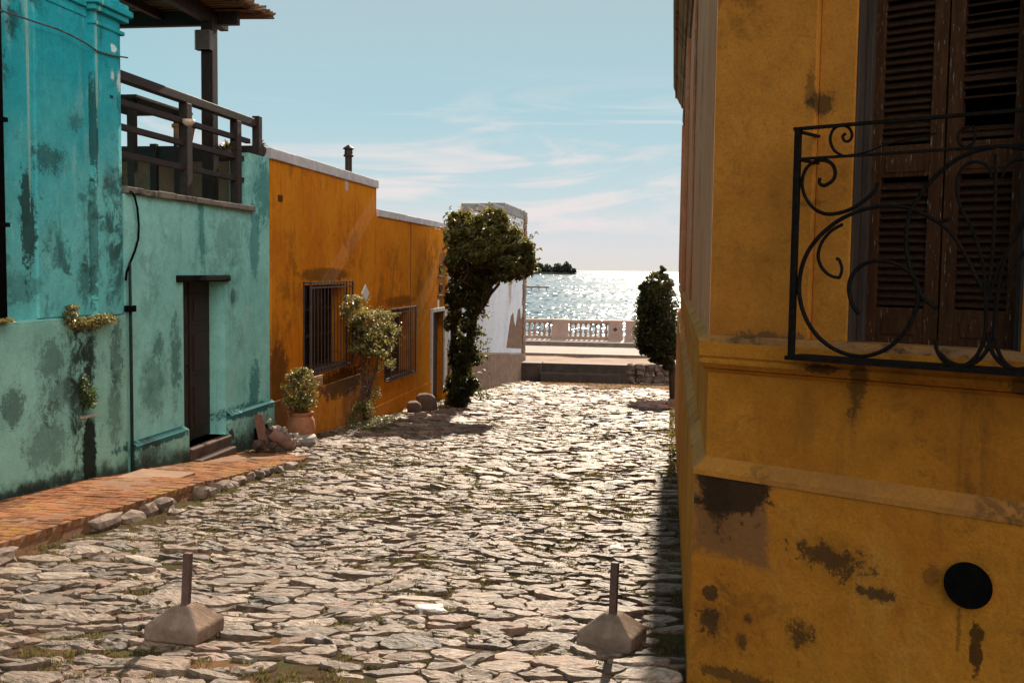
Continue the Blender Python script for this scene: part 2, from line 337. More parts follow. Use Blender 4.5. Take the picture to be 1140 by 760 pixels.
ochre_ledge=plaster('ledge_moss',(.74,.33,.10),(.60,.25,.07),MO,dirt=.35,streak=.0,bumpst=.4,uv='xz',seed=50,dsc=2.5)
print('U',U,'NN',NN)
# ================================================================== SETTING
def set_tint(me,vals,name='tint'):
    at=me.attributes.new(name,'FLOAT','POINT'); at.data.foreach_set('value',np.array(vals,dtype=np.float32))
# --- dirt bed under the stones (real sheet with relief), big ground behind
def dirt_mat():
    m,n=newmat('dirt'); P=n.pos()
    a=n.noise(P,1.1,6,.6); b=n.noise(P,14,8,.7)
    col=n.mix(n.step(b,.35,.7),(.05,.03,.018),(.11,.065,.038))
    col=n.mix(n.m('MULTIPLY',n.step(a,.45,.62),n.step(n.noise(P,9,5,.7),.35,.6)),col,(.075,.075,.028))
    col=n.mix(n.step(n.noise(n.mp(P,loc=(4,4,4)),.7,4,.6),.56,.68),col,(.22,.115,.06))
    yy_=n.m('ADD',n.sep(P)[1],n.m('MULTIPLY',n.noise(P,.8,5,.6),3.0)); col=n.mix(n.m('MULTIPLY',n.step(yy_,36.0,37.6),n.step(n.noise(P,5,7,.7),.62,.45)),col,(.27,.145,.085))
    n.out(col,1.0,n.bump(n.noise(P,30,8,.75),.8,.02),spec=.03); return m
dirtm=dirt_mat()
def gz(x,y): return G(y)+.018*mnoise.noise(Vector((x*2.1,y*2.1,0)))+.03*mnoise.noise(Vector((x*.5,y*.4,5)))
NX,NY=70,300; mb=MB()
xs=[-6.3+6.9*i/NX for i in range(NX+1)]; ys=[-1+42.4*j/NY for j in range(NY+1)]
V=[(x,y,gz(x,y)-.008) for y in ys for x in xs]; Fc=[(j*(NX+1)+i,j*(NX+1)+i+1,(j+1)*(NX+1)+i+1,(j+1)*(NX+1)+i) for j in range(NY) for i in range(NX)]
struct('road_bed',mb.add(V,Fc),dirtm,smooth=True)
# wide ground sheet following the slope, then the quay edge
gm=simple('ground_soil',(.16,.11,.07),(.22,.16,.11),.95,3,.5,coord='pos')
mb=MB(); prof=[(-60,8.1),(-1,G(-1)-.08),(41.9,G(41.9)-.08),(41.95,1.4)]
V=[];Fc=[]
for (y,z) in prof: V+=[(-90,y,z),(90,y,z)]
for i in range(len(prof)-1): Fc.append((2*i,2*i+1,2*i+3,2*i+2))
struct('ground',mb.add(V,Fc),gm)

# --- cobbled road: irregular split-stone setts
def road_stones():
    xe=1.95                       # stretch along x
    X0,X1,Y0,Y1=-6.05,.12,2.6,39.9
    def xmin(y): return -4.70 if y<13.3 else (-4.70-(y-13.3)/.7*1.27 if y<14.0 else -5.97)
    pts=[];rad=[];cell={}; cs=.1
    def near(u,v,rm):
        i,j=int(u//cs),int(v//cs); k=int(rm/cs)+1
        for a in range(i-k,i+k+1):
            for b in range(j-k,j+k+1):
                for q in cell.get((a,b),()): yield q
    rnd=random.Random(5)
    for ps,(lo,hi,tries) in enumerate(((.062,.096,8000),(.042,.060,56000),(.029,.041,100000),(.018,.024,60000))):
        for _ in range(tries):
            v=Y0+(Y1-Y0)*rnd.random(); u=(X0+(X1-X0)*rnd.random())/xe
            if ps==3 and v>15: continue
            x=u*xe
            big=mnoise.noise(Vector((x*.35,v*.3,2)))
            if ps==0 and big<-.02-(.25 if v<7 else 0): continue
            r=rnd.uniform(lo,hi)
            if v>20: r*=1.35
            elif v>11: r*=1.12
            ok=True
            for q in near(u,v,r+.138):
                pu,pv=pts[q]
                if (pu-u)**2+(pv-v)**2<((r+rad[q])*.93)**2: ok=False;break
            if ok:
                cell.setdefault((int(u//cs),int(v//cs)),[]).append(len(pts)); pts.append((u,v)); rad.append(r)
    def warp(u,v):
        x=u*xe; 
        sl=.30*math.sin(v*.55+.8)+.22*mnoise.noise(Vector((x*.4,v*.35,9)))*2
        y=v+sl*.35*math.sin(x*1.1)+.10*mnoise.noise(Vector((x*.8,v*.8,3)))+.13*(x+2.5)*(.6 if v<8 else max(0,.6-(v-8)*.12))
        return x+.06*mnoise.noise(Vector((x*2,v*2,7))),y
    VV=[];FF=[];T=[];T2=[];gaps=[]
    for q,(u,v) in enumerate(pts):
        r=rad[q]
        poly=[(u+r*4*math.cos(a),v+r*4*math.sin(a)) for a in (PI/4,3*PI/4,5*PI/4,7*PI/4)]
        nb=sorted(((pts[k][0]-u)**2+(pts[k][1]-v)**2,k) for k in near(u,v,.34) if k!=q)[:20]
        for d2,k in nb:
            pu,pv=pts[k]; d=math.sqrt(d2); nx,ny=(pu-u)/d,(pv-v)/d
            t=(d2+r*r-rad[k]**2)/(2*d)           # power diagram
            new=[];L=len(poly)
            for i in range(L):
                a=poly[i];b=poly[(i+1)%L]; da=(a[0]-u)*nx+(a[1]-v)*ny-t; db=(b[0]-u)*nx+(b[1]-v)*ny-t
                if da<=0: new.append(a)
                if da*db<0: s=da/(da-db); new.append((a[0]+(b[0]-a[0])*s,a[1]+(b[1]-a[1])*s))
            poly=new
            if len(poly)<3: break
        if len(poly)<3: continue
        cx=sum(p[0] for p in poly)/len(poly); cy=sum(p[1] for p in poly)/len(poly)
        if len(poly)>2 and rnd.random()<.8: gaps.append(warp(*poly[rnd.randrange(len(poly))]))
        # merge very short edges
        P2=[]
        for i,p in enumerate(poly):
            b=poly[(i+1)%len(poly)]
            if math.hypot(p[0]-b[0],p[1]-b[1])>r*.28: P2.append(p)
        if len(P2)<3: continue
        poly=P2
        wx,wy=warp(cx,cy)
        if wx<xmin(wy)+.07 or wx>.10 or wy>39.4: continue
        # sandy hollow near the steps and scattered losses where weeds grow
        if wy>33 and wx>-5.0 and mnoise.noise(Vector((wx*.7,wy*.5,1)))+ (wy-35.0)*.34>.35: continue
        if mnoise.noise(Vector((wx*.8,wy*.55,40)))>.42 and rnd.random()<.5: gaps.append((wx,wy)); continue
        if rnd.random()<.03: gaps.append((wx,wy)); continue
        nearst= wy<9.5
        gap=rnd.uniform(.02,.11)+ (.02 if wx>-1.5 and wy>6 else 0)
        ring=[]; L=len(poly)
        for i in range(L):
            a=poly[i];b=poly[(i+1)%L]
            segs=3 if nearst else 2
            for s in range(segs):
                t=s/segs; p=(a[0]+(b[0]-a[0])*t,a[1]+(b[1]-a[1])*t)
                jx=rnd.uniform(-.09,.09) if s else rnd.uniform(-.05,.03)
                k=1-gap+ (jx if s else jx)
                if not s: k-=.08
                ring.append(((p[0]-cx)*k,(p[1]-cy)*k))
        M=len(ring)
        ring=[((ring[i][0]*6+ring[i-1][0]+ring[(i+1)%M][0])/8*1.02,(ring[i][1]*6+ring[i-1][1]+ring[(i+1)%M][1])/8*1.02) for i in range(M)]
        h=rnd.uniform(-.004,.020)+(.006 if r>.08 else 0)+ (.014 if rnd.random()<.10 else 0)
        tx,ty=rnd.gauss(0,.065),rnd.gauss(0,.105)+.01
        if rnd.random()<.12: ty+=rnd.uniform(-.2,.22)
        base=len(VV); sd=q*1.37
        R_=[(1.03,-1),(1.0,0),(.965 if nearst else .94,1),(.80,2),(.45,3)] if nearst else [(1.03,-1),(1.0,0),(.93,1),(.5,3)]
        tn=rnd.random(); tn2=rnd.random()
        for (k,lv) in R_:
            for (dx,dy) in ring:
                if lv==2: dx+=rnd.uniform(-.004,.004)
                X_,Y_=warp(cx+dx*k,cy+dy*k); g=gz(X_,Y_)
                lx,ly=X_-wx,Y_-wy
                if lv==-1: z=g-.05
                elif lv==0: z=g+h-.011+lx*tx+ly*ty+rnd.uniform(-.003,.003)
                else:
                    z=g+h+lx*tx+ly*ty+.009*mnoise.noise(Vector((X_*22,Y_*30,sd)))+ .0045*mnoise.noise(Vector((X_*9,Y_*60,sd)))+(.003 if lv==3 else 0)
                    # delaminated ledge
                    if (ly*math.cos(sd)+lx*math.sin(sd))>.25*r and tn2>.55: z-=.009
                VV.append((X_,Y_,max(z,g-.05))); T.append(tn); T2.append(tn2)
        VV.append((wx,wy,gz(wx,wy)+h+.003+.006*mnoise.noise(Vector((wx*9,wy*9,sd))))); T.append(tn);T2.append(tn2)
        for ri in range(len(R_)-1):
            for i in range(M):
                i2=(i+1)%M; a=base+ri*M; FF.append((a+i,a+i2,a+M+i2,a+M+i))
        a=base+(len(R_)-1)*M; c=base+len(R_)*M
        for i in range(M): FF.append((a+i,a+(i+1)%M,c))
    return VV,FF,T,T2,gaps
VV,FF,T1,T2,GAPS=road_stones()
print('stones verts',len(VV))
def cobble_mat():
    m,n=newmat('cobble_stone'); P=n.pos()
    t=n.node('ShaderNodeAttribute',attribute_name='tint').outputs['Fac']; t2=n.node('ShaderNodeAttribute',attribute_name='tint2').outputs['Fac']
    r=n.node('ShaderNodeValToRGB',{0:t}); e=r.color_ramp.elements
    cs=[(0,(.06,.040,.028)),(.18,(.17,.105,.066)),(.45,(.42,.275,.18)),(.68,(.27,.175,.115)),(.84,(.34,.16,.09)),(1,(.62,.47,.345))]
    e[0].position=0;e[0].color=(*cs[0][1],1);e[1].position=1;e[1].color=(*cs[-1][1],1)
    for p,c in cs[1:-1]: x=e.new(p); x.color=(*c,1)
    off=n.node('ShaderNodeCombineXYZ',{0:n.m('MULTIPLY',t,40),1:n.m('MULTIPLY',t2,40),2:0})
    rot=n.node('ShaderNodeVectorRotate',{'Vector':P,'Angle':n.m('MULTIPLY',n.m('SUBTRACT',t2,.5),1.4)},rotation_type='Z_AXIS').outputs[0]
    pv=n.node('ShaderNodeVectorMath',{0:rot,1:off.outputs[0]},operation='ADD').outputs[0]
    lam=n.noise(n.mp(pv,(5,30,30)),1.5,9,.72,.8); fine=n.noise(pv,55,8,.75); blot=n.noise(pv,7,6,.6)
    col=n.mix(n.step(lam,.38,.66),n.mix(.8,r.outputs[0],(.06,.036,.026)),r.outputs[0])
    col=n.mix(n.m('MULTIPLY',n.step(blot,.55,.7),.5),col,(.50,.44,.39))
    col=n.mix(n.m('MULTIPLY',n.step(n.noise(P,2.1,5,.6),.5,.68),.35),col,(.36,.20,.13))
    col=n.mix(n.m('MULTIPLY',n.step(fine,.58,.68),.5),col,(.13,.10,.085))
    # moss and earth creeping over some stones
    ms=n.m('MULTIPLY',n.step(n.noise(P,1.6,3,.5),.5,.62),n.step(n.noise(P,19,8,.72),.55,.64))
    col=n.mix(n.m('MULTIPLY',ms,.8),col,(.10,.095,.035))
    h=n.m('ADD',n.m('MULTIPLY',lam,1.0),n.m('MULTIPLY',fine,.35))
    n.out(col,n.lin(fine,.3,.7,.44,.70),n.bump(h,1.0,.02),spec=.55); return m
me=bpy.data.meshes.new('cobbled_road'); me.from_pydata(VV,[],FF); me.materials.append(cobble_mat())
set_tint(me,T1); set_tint(me,T2,'tint2')
o=bpy.data.objects.new('cobbled_road',me); COL.objects.link(o); o['kind']='structure'

# --- grass and moss in the joints
def blades(name,pts,h0=.010,h1=.032,nb=8,mat=grassm,spread=.03):
    V=[];Fc=[];T=[]
    for (x,y,z,s) in pts:
        for _ in range(nb):
            a=random.uniform(0,2*PI); r=random.uniform(0,spread)*s; px,py=x+r*math.cos(a),y+r*math.sin(a)
            s2=.65 if y<9 else 1.; h=random.uniform(h0,h1)*s*s2; a2=random.uniform(0,2*PI); w=(.0035*s+.001)*s2; ln=random.uniform(.1,.8)*h
            dx,dy=math.cos(a2),math.sin(a2); b=len(V)
            V+=[(px-dy*w,py+dx*w,z-.01),(px+dy*w,py-dx*w,z-.01),(px+dx*ln*.5+dy*w*.7,py+dy*ln*.5-dx*w*.7,z+h*.65),(px+dx*ln*.5-dy*w*.7,py+dy*ln*.5+dx*w*.7,z+h*.65),(px+dx*ln,py+dy*ln,z+h)]
            Fc+=[(b,b+1,b+2,b+3),(b+3,b+2,b+4)]; t=random.random(); T+=[t]*5
    me=bpy.data.meshes.new(name); me.from_pydata(V,[],Fc); me.materials.append(mat); set_tint(me,T)
    o=bpy.data.objects.new(name,me); COL.objects.link(o); o['kind']='stuff'; return o
tp=[]
for (x,y) in GAPS:
    if x<-5.9 or x>.1: continue
    m_=mnoise.noise(Vector((x*.9,y*.6,40)))+.5*mnoise.noise(Vector((x*2.5,y*2.5,8)))+(.16 if -2.6<x<.1 and y>5.5 else 0)+.05+(.25 if y>34 and x<-4 else 0)
    if m_>.02: 
        for _ in range(7 if y<14 else 3): tp.append((x+random.gauss(0,.06),y+random.gauss(0,.035),gz(x,y),random.uniform(.5,1.1)))
for i in range(420):   # along wall feet and kerb
    y=random.uniform(13.5,39); tp.append((-5.92+abs(random.gauss(0,.12)),y,gz(-5.9,y),random.uniform(.6,1.5)))
for i in range(200):
    y=random.uniform(5.5,26); tp.append((.06-abs(random.gauss(0,.05)),y,gz(0,y),random.uniform(.5,1.2)))
for i in range(330):
    y=random.uniform(5,10.5); tp.append((-4.62+random.gauss(0,.07),y,gz(-4.6,y),random.uniform(.4,1)))
for i in range(260):
    y=random.uniform(31,39.6); tp.append((-5.7+abs(random.gauss(0,.55)),y,gz(-5,y),random.uniform(.8,1.6)))
for (cx,cy,s,k) in ((-5.15,17.9,.35,160),(-5.45,19.6,.3,120),(-5.6,16.2,.2,60),(-.9,8.2,.3,60),(-5.2,23.8,.35,120)):
    for i in range(k): x=random.gauss(cx,s*.5); y=random.gauss(cy,s); tp.append((x,y,gz(x,y),random.uniform(.7,1.8)))
tag(blades('grass',tp),'short dry olive grass growing in the joints between the paving stones','grass',kind='stuff')

# --- brick pavement and rough kerb stones, left
def brick_mat():
    m,n=newmat('pavement_brick'); P=n.pos(); t=n.node('ShaderNodeAttribute',attribute_name='tint').outputs['Fac']
    c=n.mix(t,(.25,.095,.042),(.33,.135,.06)); c=n.mix(n.step(n.noise(P,2.2,6,.6),.42,.66),c,(.36,.19,.10))
    c=n.mix(n.m('MULTIPLY',n.step(n.noise(P,3.2,10,.78),.46,.56),.85),c,(.12,.055,.028))
    c=n.mix(n.m('MULTIPLY',n.step(n.noise(n.mp(P,loc=(8,2,2)),1.7,9,.75),.53,.62),.75),c,(.33,.17,.045))
    n.out(c,.95,n.bump(n.noise(P,26,8,.7),.6,.012),spec=.06); return m
brickm=brick_mat()
def pz(x,y): # pavement surface: stands above the road, runs out near y=13.6
    k=max(0,min(1,(13.6-y)/3.6)); return G(y)+.02+.11*k+.012*mnoise.noise(Vector((x*1.5,y*1.2,0)))
def px_edge(y): return -4.82 if y<13.2 else -4.82-(y-13.2)/.8*1.0
V=[];Fc=[];T=[]
row=0; y=1.0
while y<13.9:
    bw=.102; x=-6.02+(.10 if row%2 else 0)-.20
    while x<-4.9:
        L=.205; x1=min(x+L-.006,px_edge(y)+random.uniform(-.005,.006)); xa=max(x,-6.0)
        if x1-xa>.05:
            dz=random.gauss(0,.003); b=len(V); t=random.random()
            q=[(xa,y),(x1,y),(x1,y+bw-.005),(xa,y+bw-.005)]
            tl=[random.gauss(0,.0015) for _ in q]
            for (a,c) in q: V.append((a,c,pz(a,c)-.06))
            for (a,c),e in zip(q,tl): V.append((a,c,pz(a,c)+dz+e))
            Fc+=[(b+4,b+5,b+6,b+7),(b,b+1,b+5,b+4),(b+1,b+2,b+6,b+5),(b+2,b+3,b+7,b+6),(b+3,b,b+4,b+7)]; T+=[t]*8
        x+=L
    y+=bw; row+=1
me=bpy.data.meshes.new('pavement'); me.from_pydata(V,[],Fc); me.materials.append(brickm); set_tint(me,T)
o=bpy.data.objects.new('pavement',me); COL.objects.link(o); o['kind']='structure'
bv=o.modifiers.new('b','BEVEL'); bv.width=.003; bv.segments=1
mb=MB(); V=[];Fc=[]   # bedding of the pavement
yy=[1+13*i/60 for i in range(61)]
for y in yy: V+=[(-6.02,y,pz(-6,y)-.004),(px_edge(y)-.02,y,pz(-4.9,y)-.006),(px_edge(y)+.02,y,G(y)-.08)]
for i in range(60): a=3*i; Fc+=[(a,a+1,a+4,a+3),(a+1,a+2,a+5,a+4)]
struct('pavement_bed',mb.add(V,Fc),simple('bed_soil',(.24,.11,.05),(.16,.075,.035),.95,8,.6,coord='pos'))
kerbm=simple('kerb_stone',(.13,.085,.06),(.30,.21,.16),.8,5,.9,coord='pos',spots=(.07,.055,.045),bd=.02)
mb=MB(); y=2.6; i=0
while y<13.2:
    L=random.choice((.16,.2,.26,.34)) if y>8.2 or y<6.2 else random.choice((.3,.7,.42))
    L*= (1 if y<9.6 else .8)
    x=px_edge(y+L/2)+.07+random.gauss(0,.015)
    if random.random()>(.45 if y>10 else .22):
        mb.rock((x-.02,y+L/2,G(y+L/2)+.015+random.uniform(-.03,.02)),(.05+random.uniform(0,.04),L*.46,.075*(1 if y<10.5 else .7)),i,random.gauss(0,.08),.22)
    y+=L*random.uniform(.98,1.12); i+=1
struct('kerb',mb,kerbm)

# --- end of the street: retaining wall, sandy verge, promenade road, footway
paver=None
def paver_mat():
    m,n=newmat('promenade_paver'); P=n.pos()
    b=n.node('ShaderNodeTexBrick',{'Vector':P,'Color1':(.20,.155,.135,1),'Color2':(.26,.205,.175,1),'Mortar':(.10,.08,.07,1),'Scale':1.0,'Mortar Size':.02,'Brick Width':.5,'Row Height':.42})
    c=n.mix(n.step(n.noise(P,.8,5,.6),.4,.7),b.outputs[0],(.26,.20,.17)); n.out(c,.85,n.bump(n.noise(P,12,6,.7),.4,.02)); return m
sandm=simple('sand',(.24,.145,.095),(.34,.23,.165),.95,1.5,.8,coord='pos',spots=(.24,.15,.10),bd=.03)
def rz(y): return 2.20+(y-41.6)*.014
mb=MB(); V=[];Fc=[]; nx=60;ny=12
for j in range(ny+1):
    for i in range(nx+1):
        x=-30+60*i/nx; y=41.45+3.75*j/ny; V.append((x,y,rz(y)+.05*mnoise.noise(Vector((x*.9,y*.9,0)))-.02))
for j in range(ny):
    for i in range(nx): a=j*(nx+1)+i; Fc.append((a,a+1,a+nx+2,a+nx+1))
struct('sandy_verge',mb.add(V,Fc),sandm,smooth=True)
struct('promenade_road',MB().add([(-80,45.2,rz(45)-.05),(80,45.2,rz(45)-.05),(80,51.2,rz(45)-.02),(-80,51.2,rz(45)-.02)],[(0,1,2,3)]),paver_mat())
kerbw=simple('kerb_concrete',(.13,.095,.08),(.20,.155,.13),.8,4,.4,coord='pos')
struct('promenade_kerb',MB().box(-80,80,45.0,45.2,1.6,rz(45)+.10).box(-80,80,51.2,51.4,1.6,rz(51)+.10),kerbw)
struct('promenade_footway',MB().box(-80,80,51.4,54.2,1.0,rz(51)+.096),simple('footway',(.33,.26,.22),(.40,.32,.28),.85,2,.4,coord='pos'))
struct('quay_wall',MB().box(-80,80,54.2,54.8,-1,rz(51)+.06),stone_m)
FZ=rz(51)+.096

# --- sea
def sea_mat():
    m,n=newmat('sea_water'); P=n.pos(); Y=n.sep(P)[1]
    def fld(a,b,o): return n.node('ShaderNodeTexNoise',{'Vector':n.mp(P,(a,b,1),loc=(o,o,0)),'Scale':1.0,'Detail':1.5,'Roughness':.55}).outputs['Color']
    near=fld(1.5,.32,0); mid=fld(.8,.10,5); far=fld(.30,.022,9)
    c=n.mix(n.step(Y,150,260),near,mid); c=n.mix(n.step(Y,380,800),c,far)
    patch=n.noise(n.mp(P,(.0022,.012,1)),1,4,.6,.5)
    lane=n.step(patch,.38,.58)
    amp=n.m('MULTIPLY',n.lin(lane,0,1,.55,1.25),n.step(Y,9000,1500))
    cs=n.sep(c); nx=n.m('MULTIPLY',n.m('SUBTRACT',cs[0],.5),n.m('MULTIPLY',amp,1.1)); ny=n.m('MULTIPLY',n.m('SUBTRACT',cs[1],.52),n.m('MULTIPLY',amp,1.5))
    v=n.node('ShaderNodeCombineXYZ',{0:nx,1:ny,2:1.0}).outputs[0]
    v=n.node('ShaderNodeVectorMath',{0:v},operation='NORMALIZE').outputs[0]
    n.out((.02,.085,.10),.13,v,spec=.5,IOR=1.33); return m
struct('sea',MB().add([(-9000,54.79,0),(9000,54.79,0),(9000,16000,0),(-9000,16000,0)],[(0,1,2,3)]),sea_mat())
# far island: low hill body and its wood
ic=onZ(617,302.3,0.0); D=1400.0
def at(x,y,Y): return onY(x,y,Y)
mb=MB(); V=[];Fc=[]
a=at(575,301,D).x; b=at(644,301,D).x; n_=40
for i in range(n_+1):
    t=i/n_; x=a+(b-a)*t; h=max(.0,(1-abs(2*t-1)**3))*3.5+1.2*mnoise.noise(Vector((t*9,0,0)))
    for (dy,k) in ((-30,-.3),(-8,1),(25,1),(50,-.3)): V.append((x,D+dy,h*k if k>0 else -1))
for i in range(n_):
    for k in range(3): q=i*4+k; Fc.append((q,q+4,q+5,q+1))
struct('island',mb.add(V,Fc),simple('island_soil',(.03,.035,.03),(.05,.05,.04),.95,.1,.2,coord='pos'))
pts=[]
def isl(x0,x1,yt):
    c=at((x0+x1)/2,yt,D); w=(at(x1,yt,D).x-at(x0,yt,D).x)/2; ht=c.z
    for _ in range(14):
        u=random.uniform(-.8,.8); cx=c.x+u*w; cz=ht*(1-.5*u*u)*random.uniform(.45,.82)
        pts.extend(clump((cx,D+random.uniform(-10,15),cz),(w*.32,6,ht*.26),170,.3))
isl(592,606,291.5); isl(600,612,292.3); isl(616,625,293); isl(625,637,292); isl(609,620,297); isl(632,643,298.5); isl(598,630,296.5); isl(614,640,295);  isl(575,596,292)
tag(leaves('island_trees',pts,leafmat('leaf_far',[(.022,.030,.028),(.035,.042,.034)],.1),2.2),'dark distant wood covering the small island on the horizon','wood',kind='stuff')

# --- jetty: dark low pier far out on the water
p=onZ(588,322.5,.0); q=onZ(611,322.5,.0)
jt=thing('jetty','low dark jetty reaching out over the glittering water','jetty',(q.x,q.y,0))
MB().box(q.x-11,q.x,q.y-1.2,q.y+1.2,.55,.95).build('deck',wood_dark,jt)
for i in range(5): MB().tube([(q.x-.6-i*2.3,q.y-1.0,-.5),(q.x-.6-i*2.3,q.y-1.0,.55)],.13,6).build('pile',wood_dark,jt)
# ================================================================== LEFT: TALL TEAL HOUSE
def Y_(x,y,X=XL): return onX(x,y,X).y
def Z_(x,y,X=XL): return onX(x,y,X).z
tall=thing('tall_teal_house','tall weathered teal house with pilasters, its mossy plaster above a protruding lower wall','house',(-6.1,6,G(6)))
Yc=10.68
zl=5.44
mb=MB(); mb.box(-6.45,XL,1.0,Yc,2.8,zl)
mb.add([(XL,1.0,zl),(XL,Yc,zl),(-6.12,Yc,zl+.025),(-6.12,1.0,zl+.025)],[(0,1,2,3)])
mb.build('lower_wall',teal_plinth,tall,bevel=.012)
MB().box(-14,-6.09,1.0,Yc-.02,2.8,11.3).build('upper_wall',teal_up,tall)
ya,yb=Y_(40,150,-6.06),Y_(104,150,-6.06)
MB().box(-6.2,-6.062,ya,yb,zl+.02,11.3).build('pilaster',teal_up,tall,bevel=.015)
yp=Y_(106,150,-6.0)
pol=[(-6.3,yp),(-6.0,yp),(-6.0,Yc-.12),(-6.012,Yc-.045),(-6.045,Yc+.02),(-6.3,Yc+.03)]
pil=MB().prism(pol,zl+.012,11.3).build('pilaster',teal_up,tall,bevel=.01)
pil['label']='corner pilaster with a moulded capital and chipped pale edge'
zc=Z_(107,27,-5.98)
mb=MB()
for (e,z0,z1) in ((.018,zc,zc+.045),(.05,zc+.14,zc+.20),(.085,zc+.20,zc+.27),(.05,zc+.27,zc+.33)):
    mb.box(-6.2,-6.0+e,yp-e,Yc+e,z0,z1)
mb.build('capital',teal_up,pil,bevel=.012)
zc2=Z_(80,12,-6.04)
mb=MB()
for (e,z0,z1) in ((.012,zc2,zc2+.05),(.03,zc2+.10,zc2+.17)): mb.box(-6.2,-6.062+e,ya-e,yb-.12+e,z0,z1)
mb.build('moulding',teal_up,tall,bevel=.008)
yd=Y_(4,200,-6.0)
dp=MB().tube([(-6.03,yd,zl+.03),(-6.03,yd,11.2)],.035,10).build('drain_pipe',black,tall,smooth=True)
mb=MB()
for z in (Z_(4,133),Z_(4,250)): MB().box(-6.1,-5.985,yd-.06,yd+.06,z-.02,z+.02).build('pipe_bracket',black,dp)
wp=[onX(x,y,-5.985) for x,y in ((-60,-6),(0,12),(20,18),(40,25),(50,28),(65,33),(80,40),(95,48),(108,57),(125,62),(142,64.5))]
MB().tube(wp,.009,6).build('wire',simple('wire_m',(.05,.06,.06),(.12,.14,.13),.7,20,.1),tall)
# drain spout niche with the black streak below it
sp=onX(99,463,-5.97)
MB().box(-6.02,-5.95,sp.y-.12,sp.y+.13,sp.z-.012,sp.z+.012).build('spout_ledge',stone_m,tall)
yq=Y_(142,400,-5.99)
lp=MB().tube([(-5.972,Yc+.04,Z_(142,292)),(-5.972,Yc+.035,2.9)],.019,8).build('drain_pipe',simple('pipe_green',(.012,.022,.02),(.02,.04,.036),.8,10,.2,spec=.1),tall,smooth=True)
MB().box(-6.02,-5.93,Yc-.01,Yc+.09,Z_(142,345)-.02,Z_(142,345)+.05).build('pipe_bracket',black,lp)

# plants on its ledge
def ledge_plant(name,cx,cy,rx,ry,label,X=-5.97,n=900,mat=leaf_shrub,extra=()):
    c=onX(cx,cy,X); w=abs(Y_(cx+rx,cy,X)-c.y); h=abs(Z_(cx,cy+ry,X)-c.z)
    t=thing(name,label,'plant',(c.x,c.y,c.z-h),'plants rooted in the teal wall')
    pts=np.concatenate([clump((c.x+.02,c.y+w*a,c.z+h*b),(.07,w*.34*k,h*.55*k),int(n/7),.2) for a,b,k in [(-.75,.0,1),(-.45,-.2,1),(-.15,-.1,1),(.15,0,1.05),(.45,.05,1.1),(.72,-.02,.9),(.1,-.3,1)]+list(extra)])
    leaves('foliage',pts,mat,.03,t)
    mb=MB()
    for i in range(14):
        y=c.y+random.uniform(-.8,.8)*w; mb.tube([(-6.02,y,c.z-h*.2),(c.x+.02,y+random.gauss(0,.03),c.z+h*random.uniform(-.5,.6))],.004,5)
    mb.build('stem',stem_m,t)
ledge_plant('ledge_plant',100,357,25,13,'bushy brown-green succulent clump spreading along the ledge of the tall teal house',extra=((-.85,.75,.7),(-.8,1.2,.5)),n=1300)
ledge_plant('ledge_plant',2,357,9,5,'tiny tuft of weed on the teal ledge at the foot of the black pipe',n=300)
ledge_plant('wall_fern',97,440,6,22,'small green fern growing out of the teal wall above the black streak',mat=leaf_green,n=420,extra=((-.9,.9,.6),(-1.,.55,.6),(.6,-.3,.9)))

# ================================================================== LOW TEAL HOUSE WITH TERRACE
low=thing('terrace_house','low pale teal house with a narrow dark door under a railed roof terrace','house',(-6.02,12.6,G(12.6)))
XD=-6.02
d0,d1=Y_(204.5,400,XD),Y_(251,400,XD); zt=Z_(220,313.7,XD); zb=Z_(211,495,XD)-.03
yt1=14.12; ye=14.86; zt0=6.78; zt1=Z_(302,177,XD)
mb=MB(); wall_x(mb,XD,Yc+.02,ye,2.6,zt0,[(d0,d1,zb,zt)],.42)
mb.box(XD-.3,XD,yt1,ye,zt0,zt1); 
mb.build('wall',teal_door,low)
zpl=3.97
for (a,b) in ((Yc+.09,d0-.02),(d1+.02,ye-.01)):
    mb=MB(); mb.box(XD-.02,-5.94,a,b,2.6,zpl-.02); mb.add([(-5.94,a,zpl-.02),(-5.94,b,zpl-.02),(XD-.02,b,zpl+.04),(XD-.02,a,zpl+.04)],[(0,1,2,3)])
    mb.build('plinth',teal_plinth,low,bevel=.01)
MB().box(-12,XD-.42,Yc+.02,ye,6.3,6.45).box(-12,XD-.42,Yc+.02,Yc+.2,2.6,6.3).build('terrace_floor',stone_m,low)
copm=plaster('coping_dirty',(.22,.20,.17),(.30,.27,.22),(.03,.025,.02),dirt=.9,streak=.6,bumpst=.8,seed=61,dsc=3)
mb=MB(); 
yy=Yc+.03
while yy<yt1+.08:
    y2=min(yy+random.uniform(.3,.6),yt1+.1); mb.box(XD-.36,XD+.05+random.uniform(-.006,.012),yy,y2-.006,zt0+random.uniform(-.0,.008),zt0+.075+random.uniform(-.01,.01)); yy=y2
mb.build('coping',copm,low,bevel=.012)
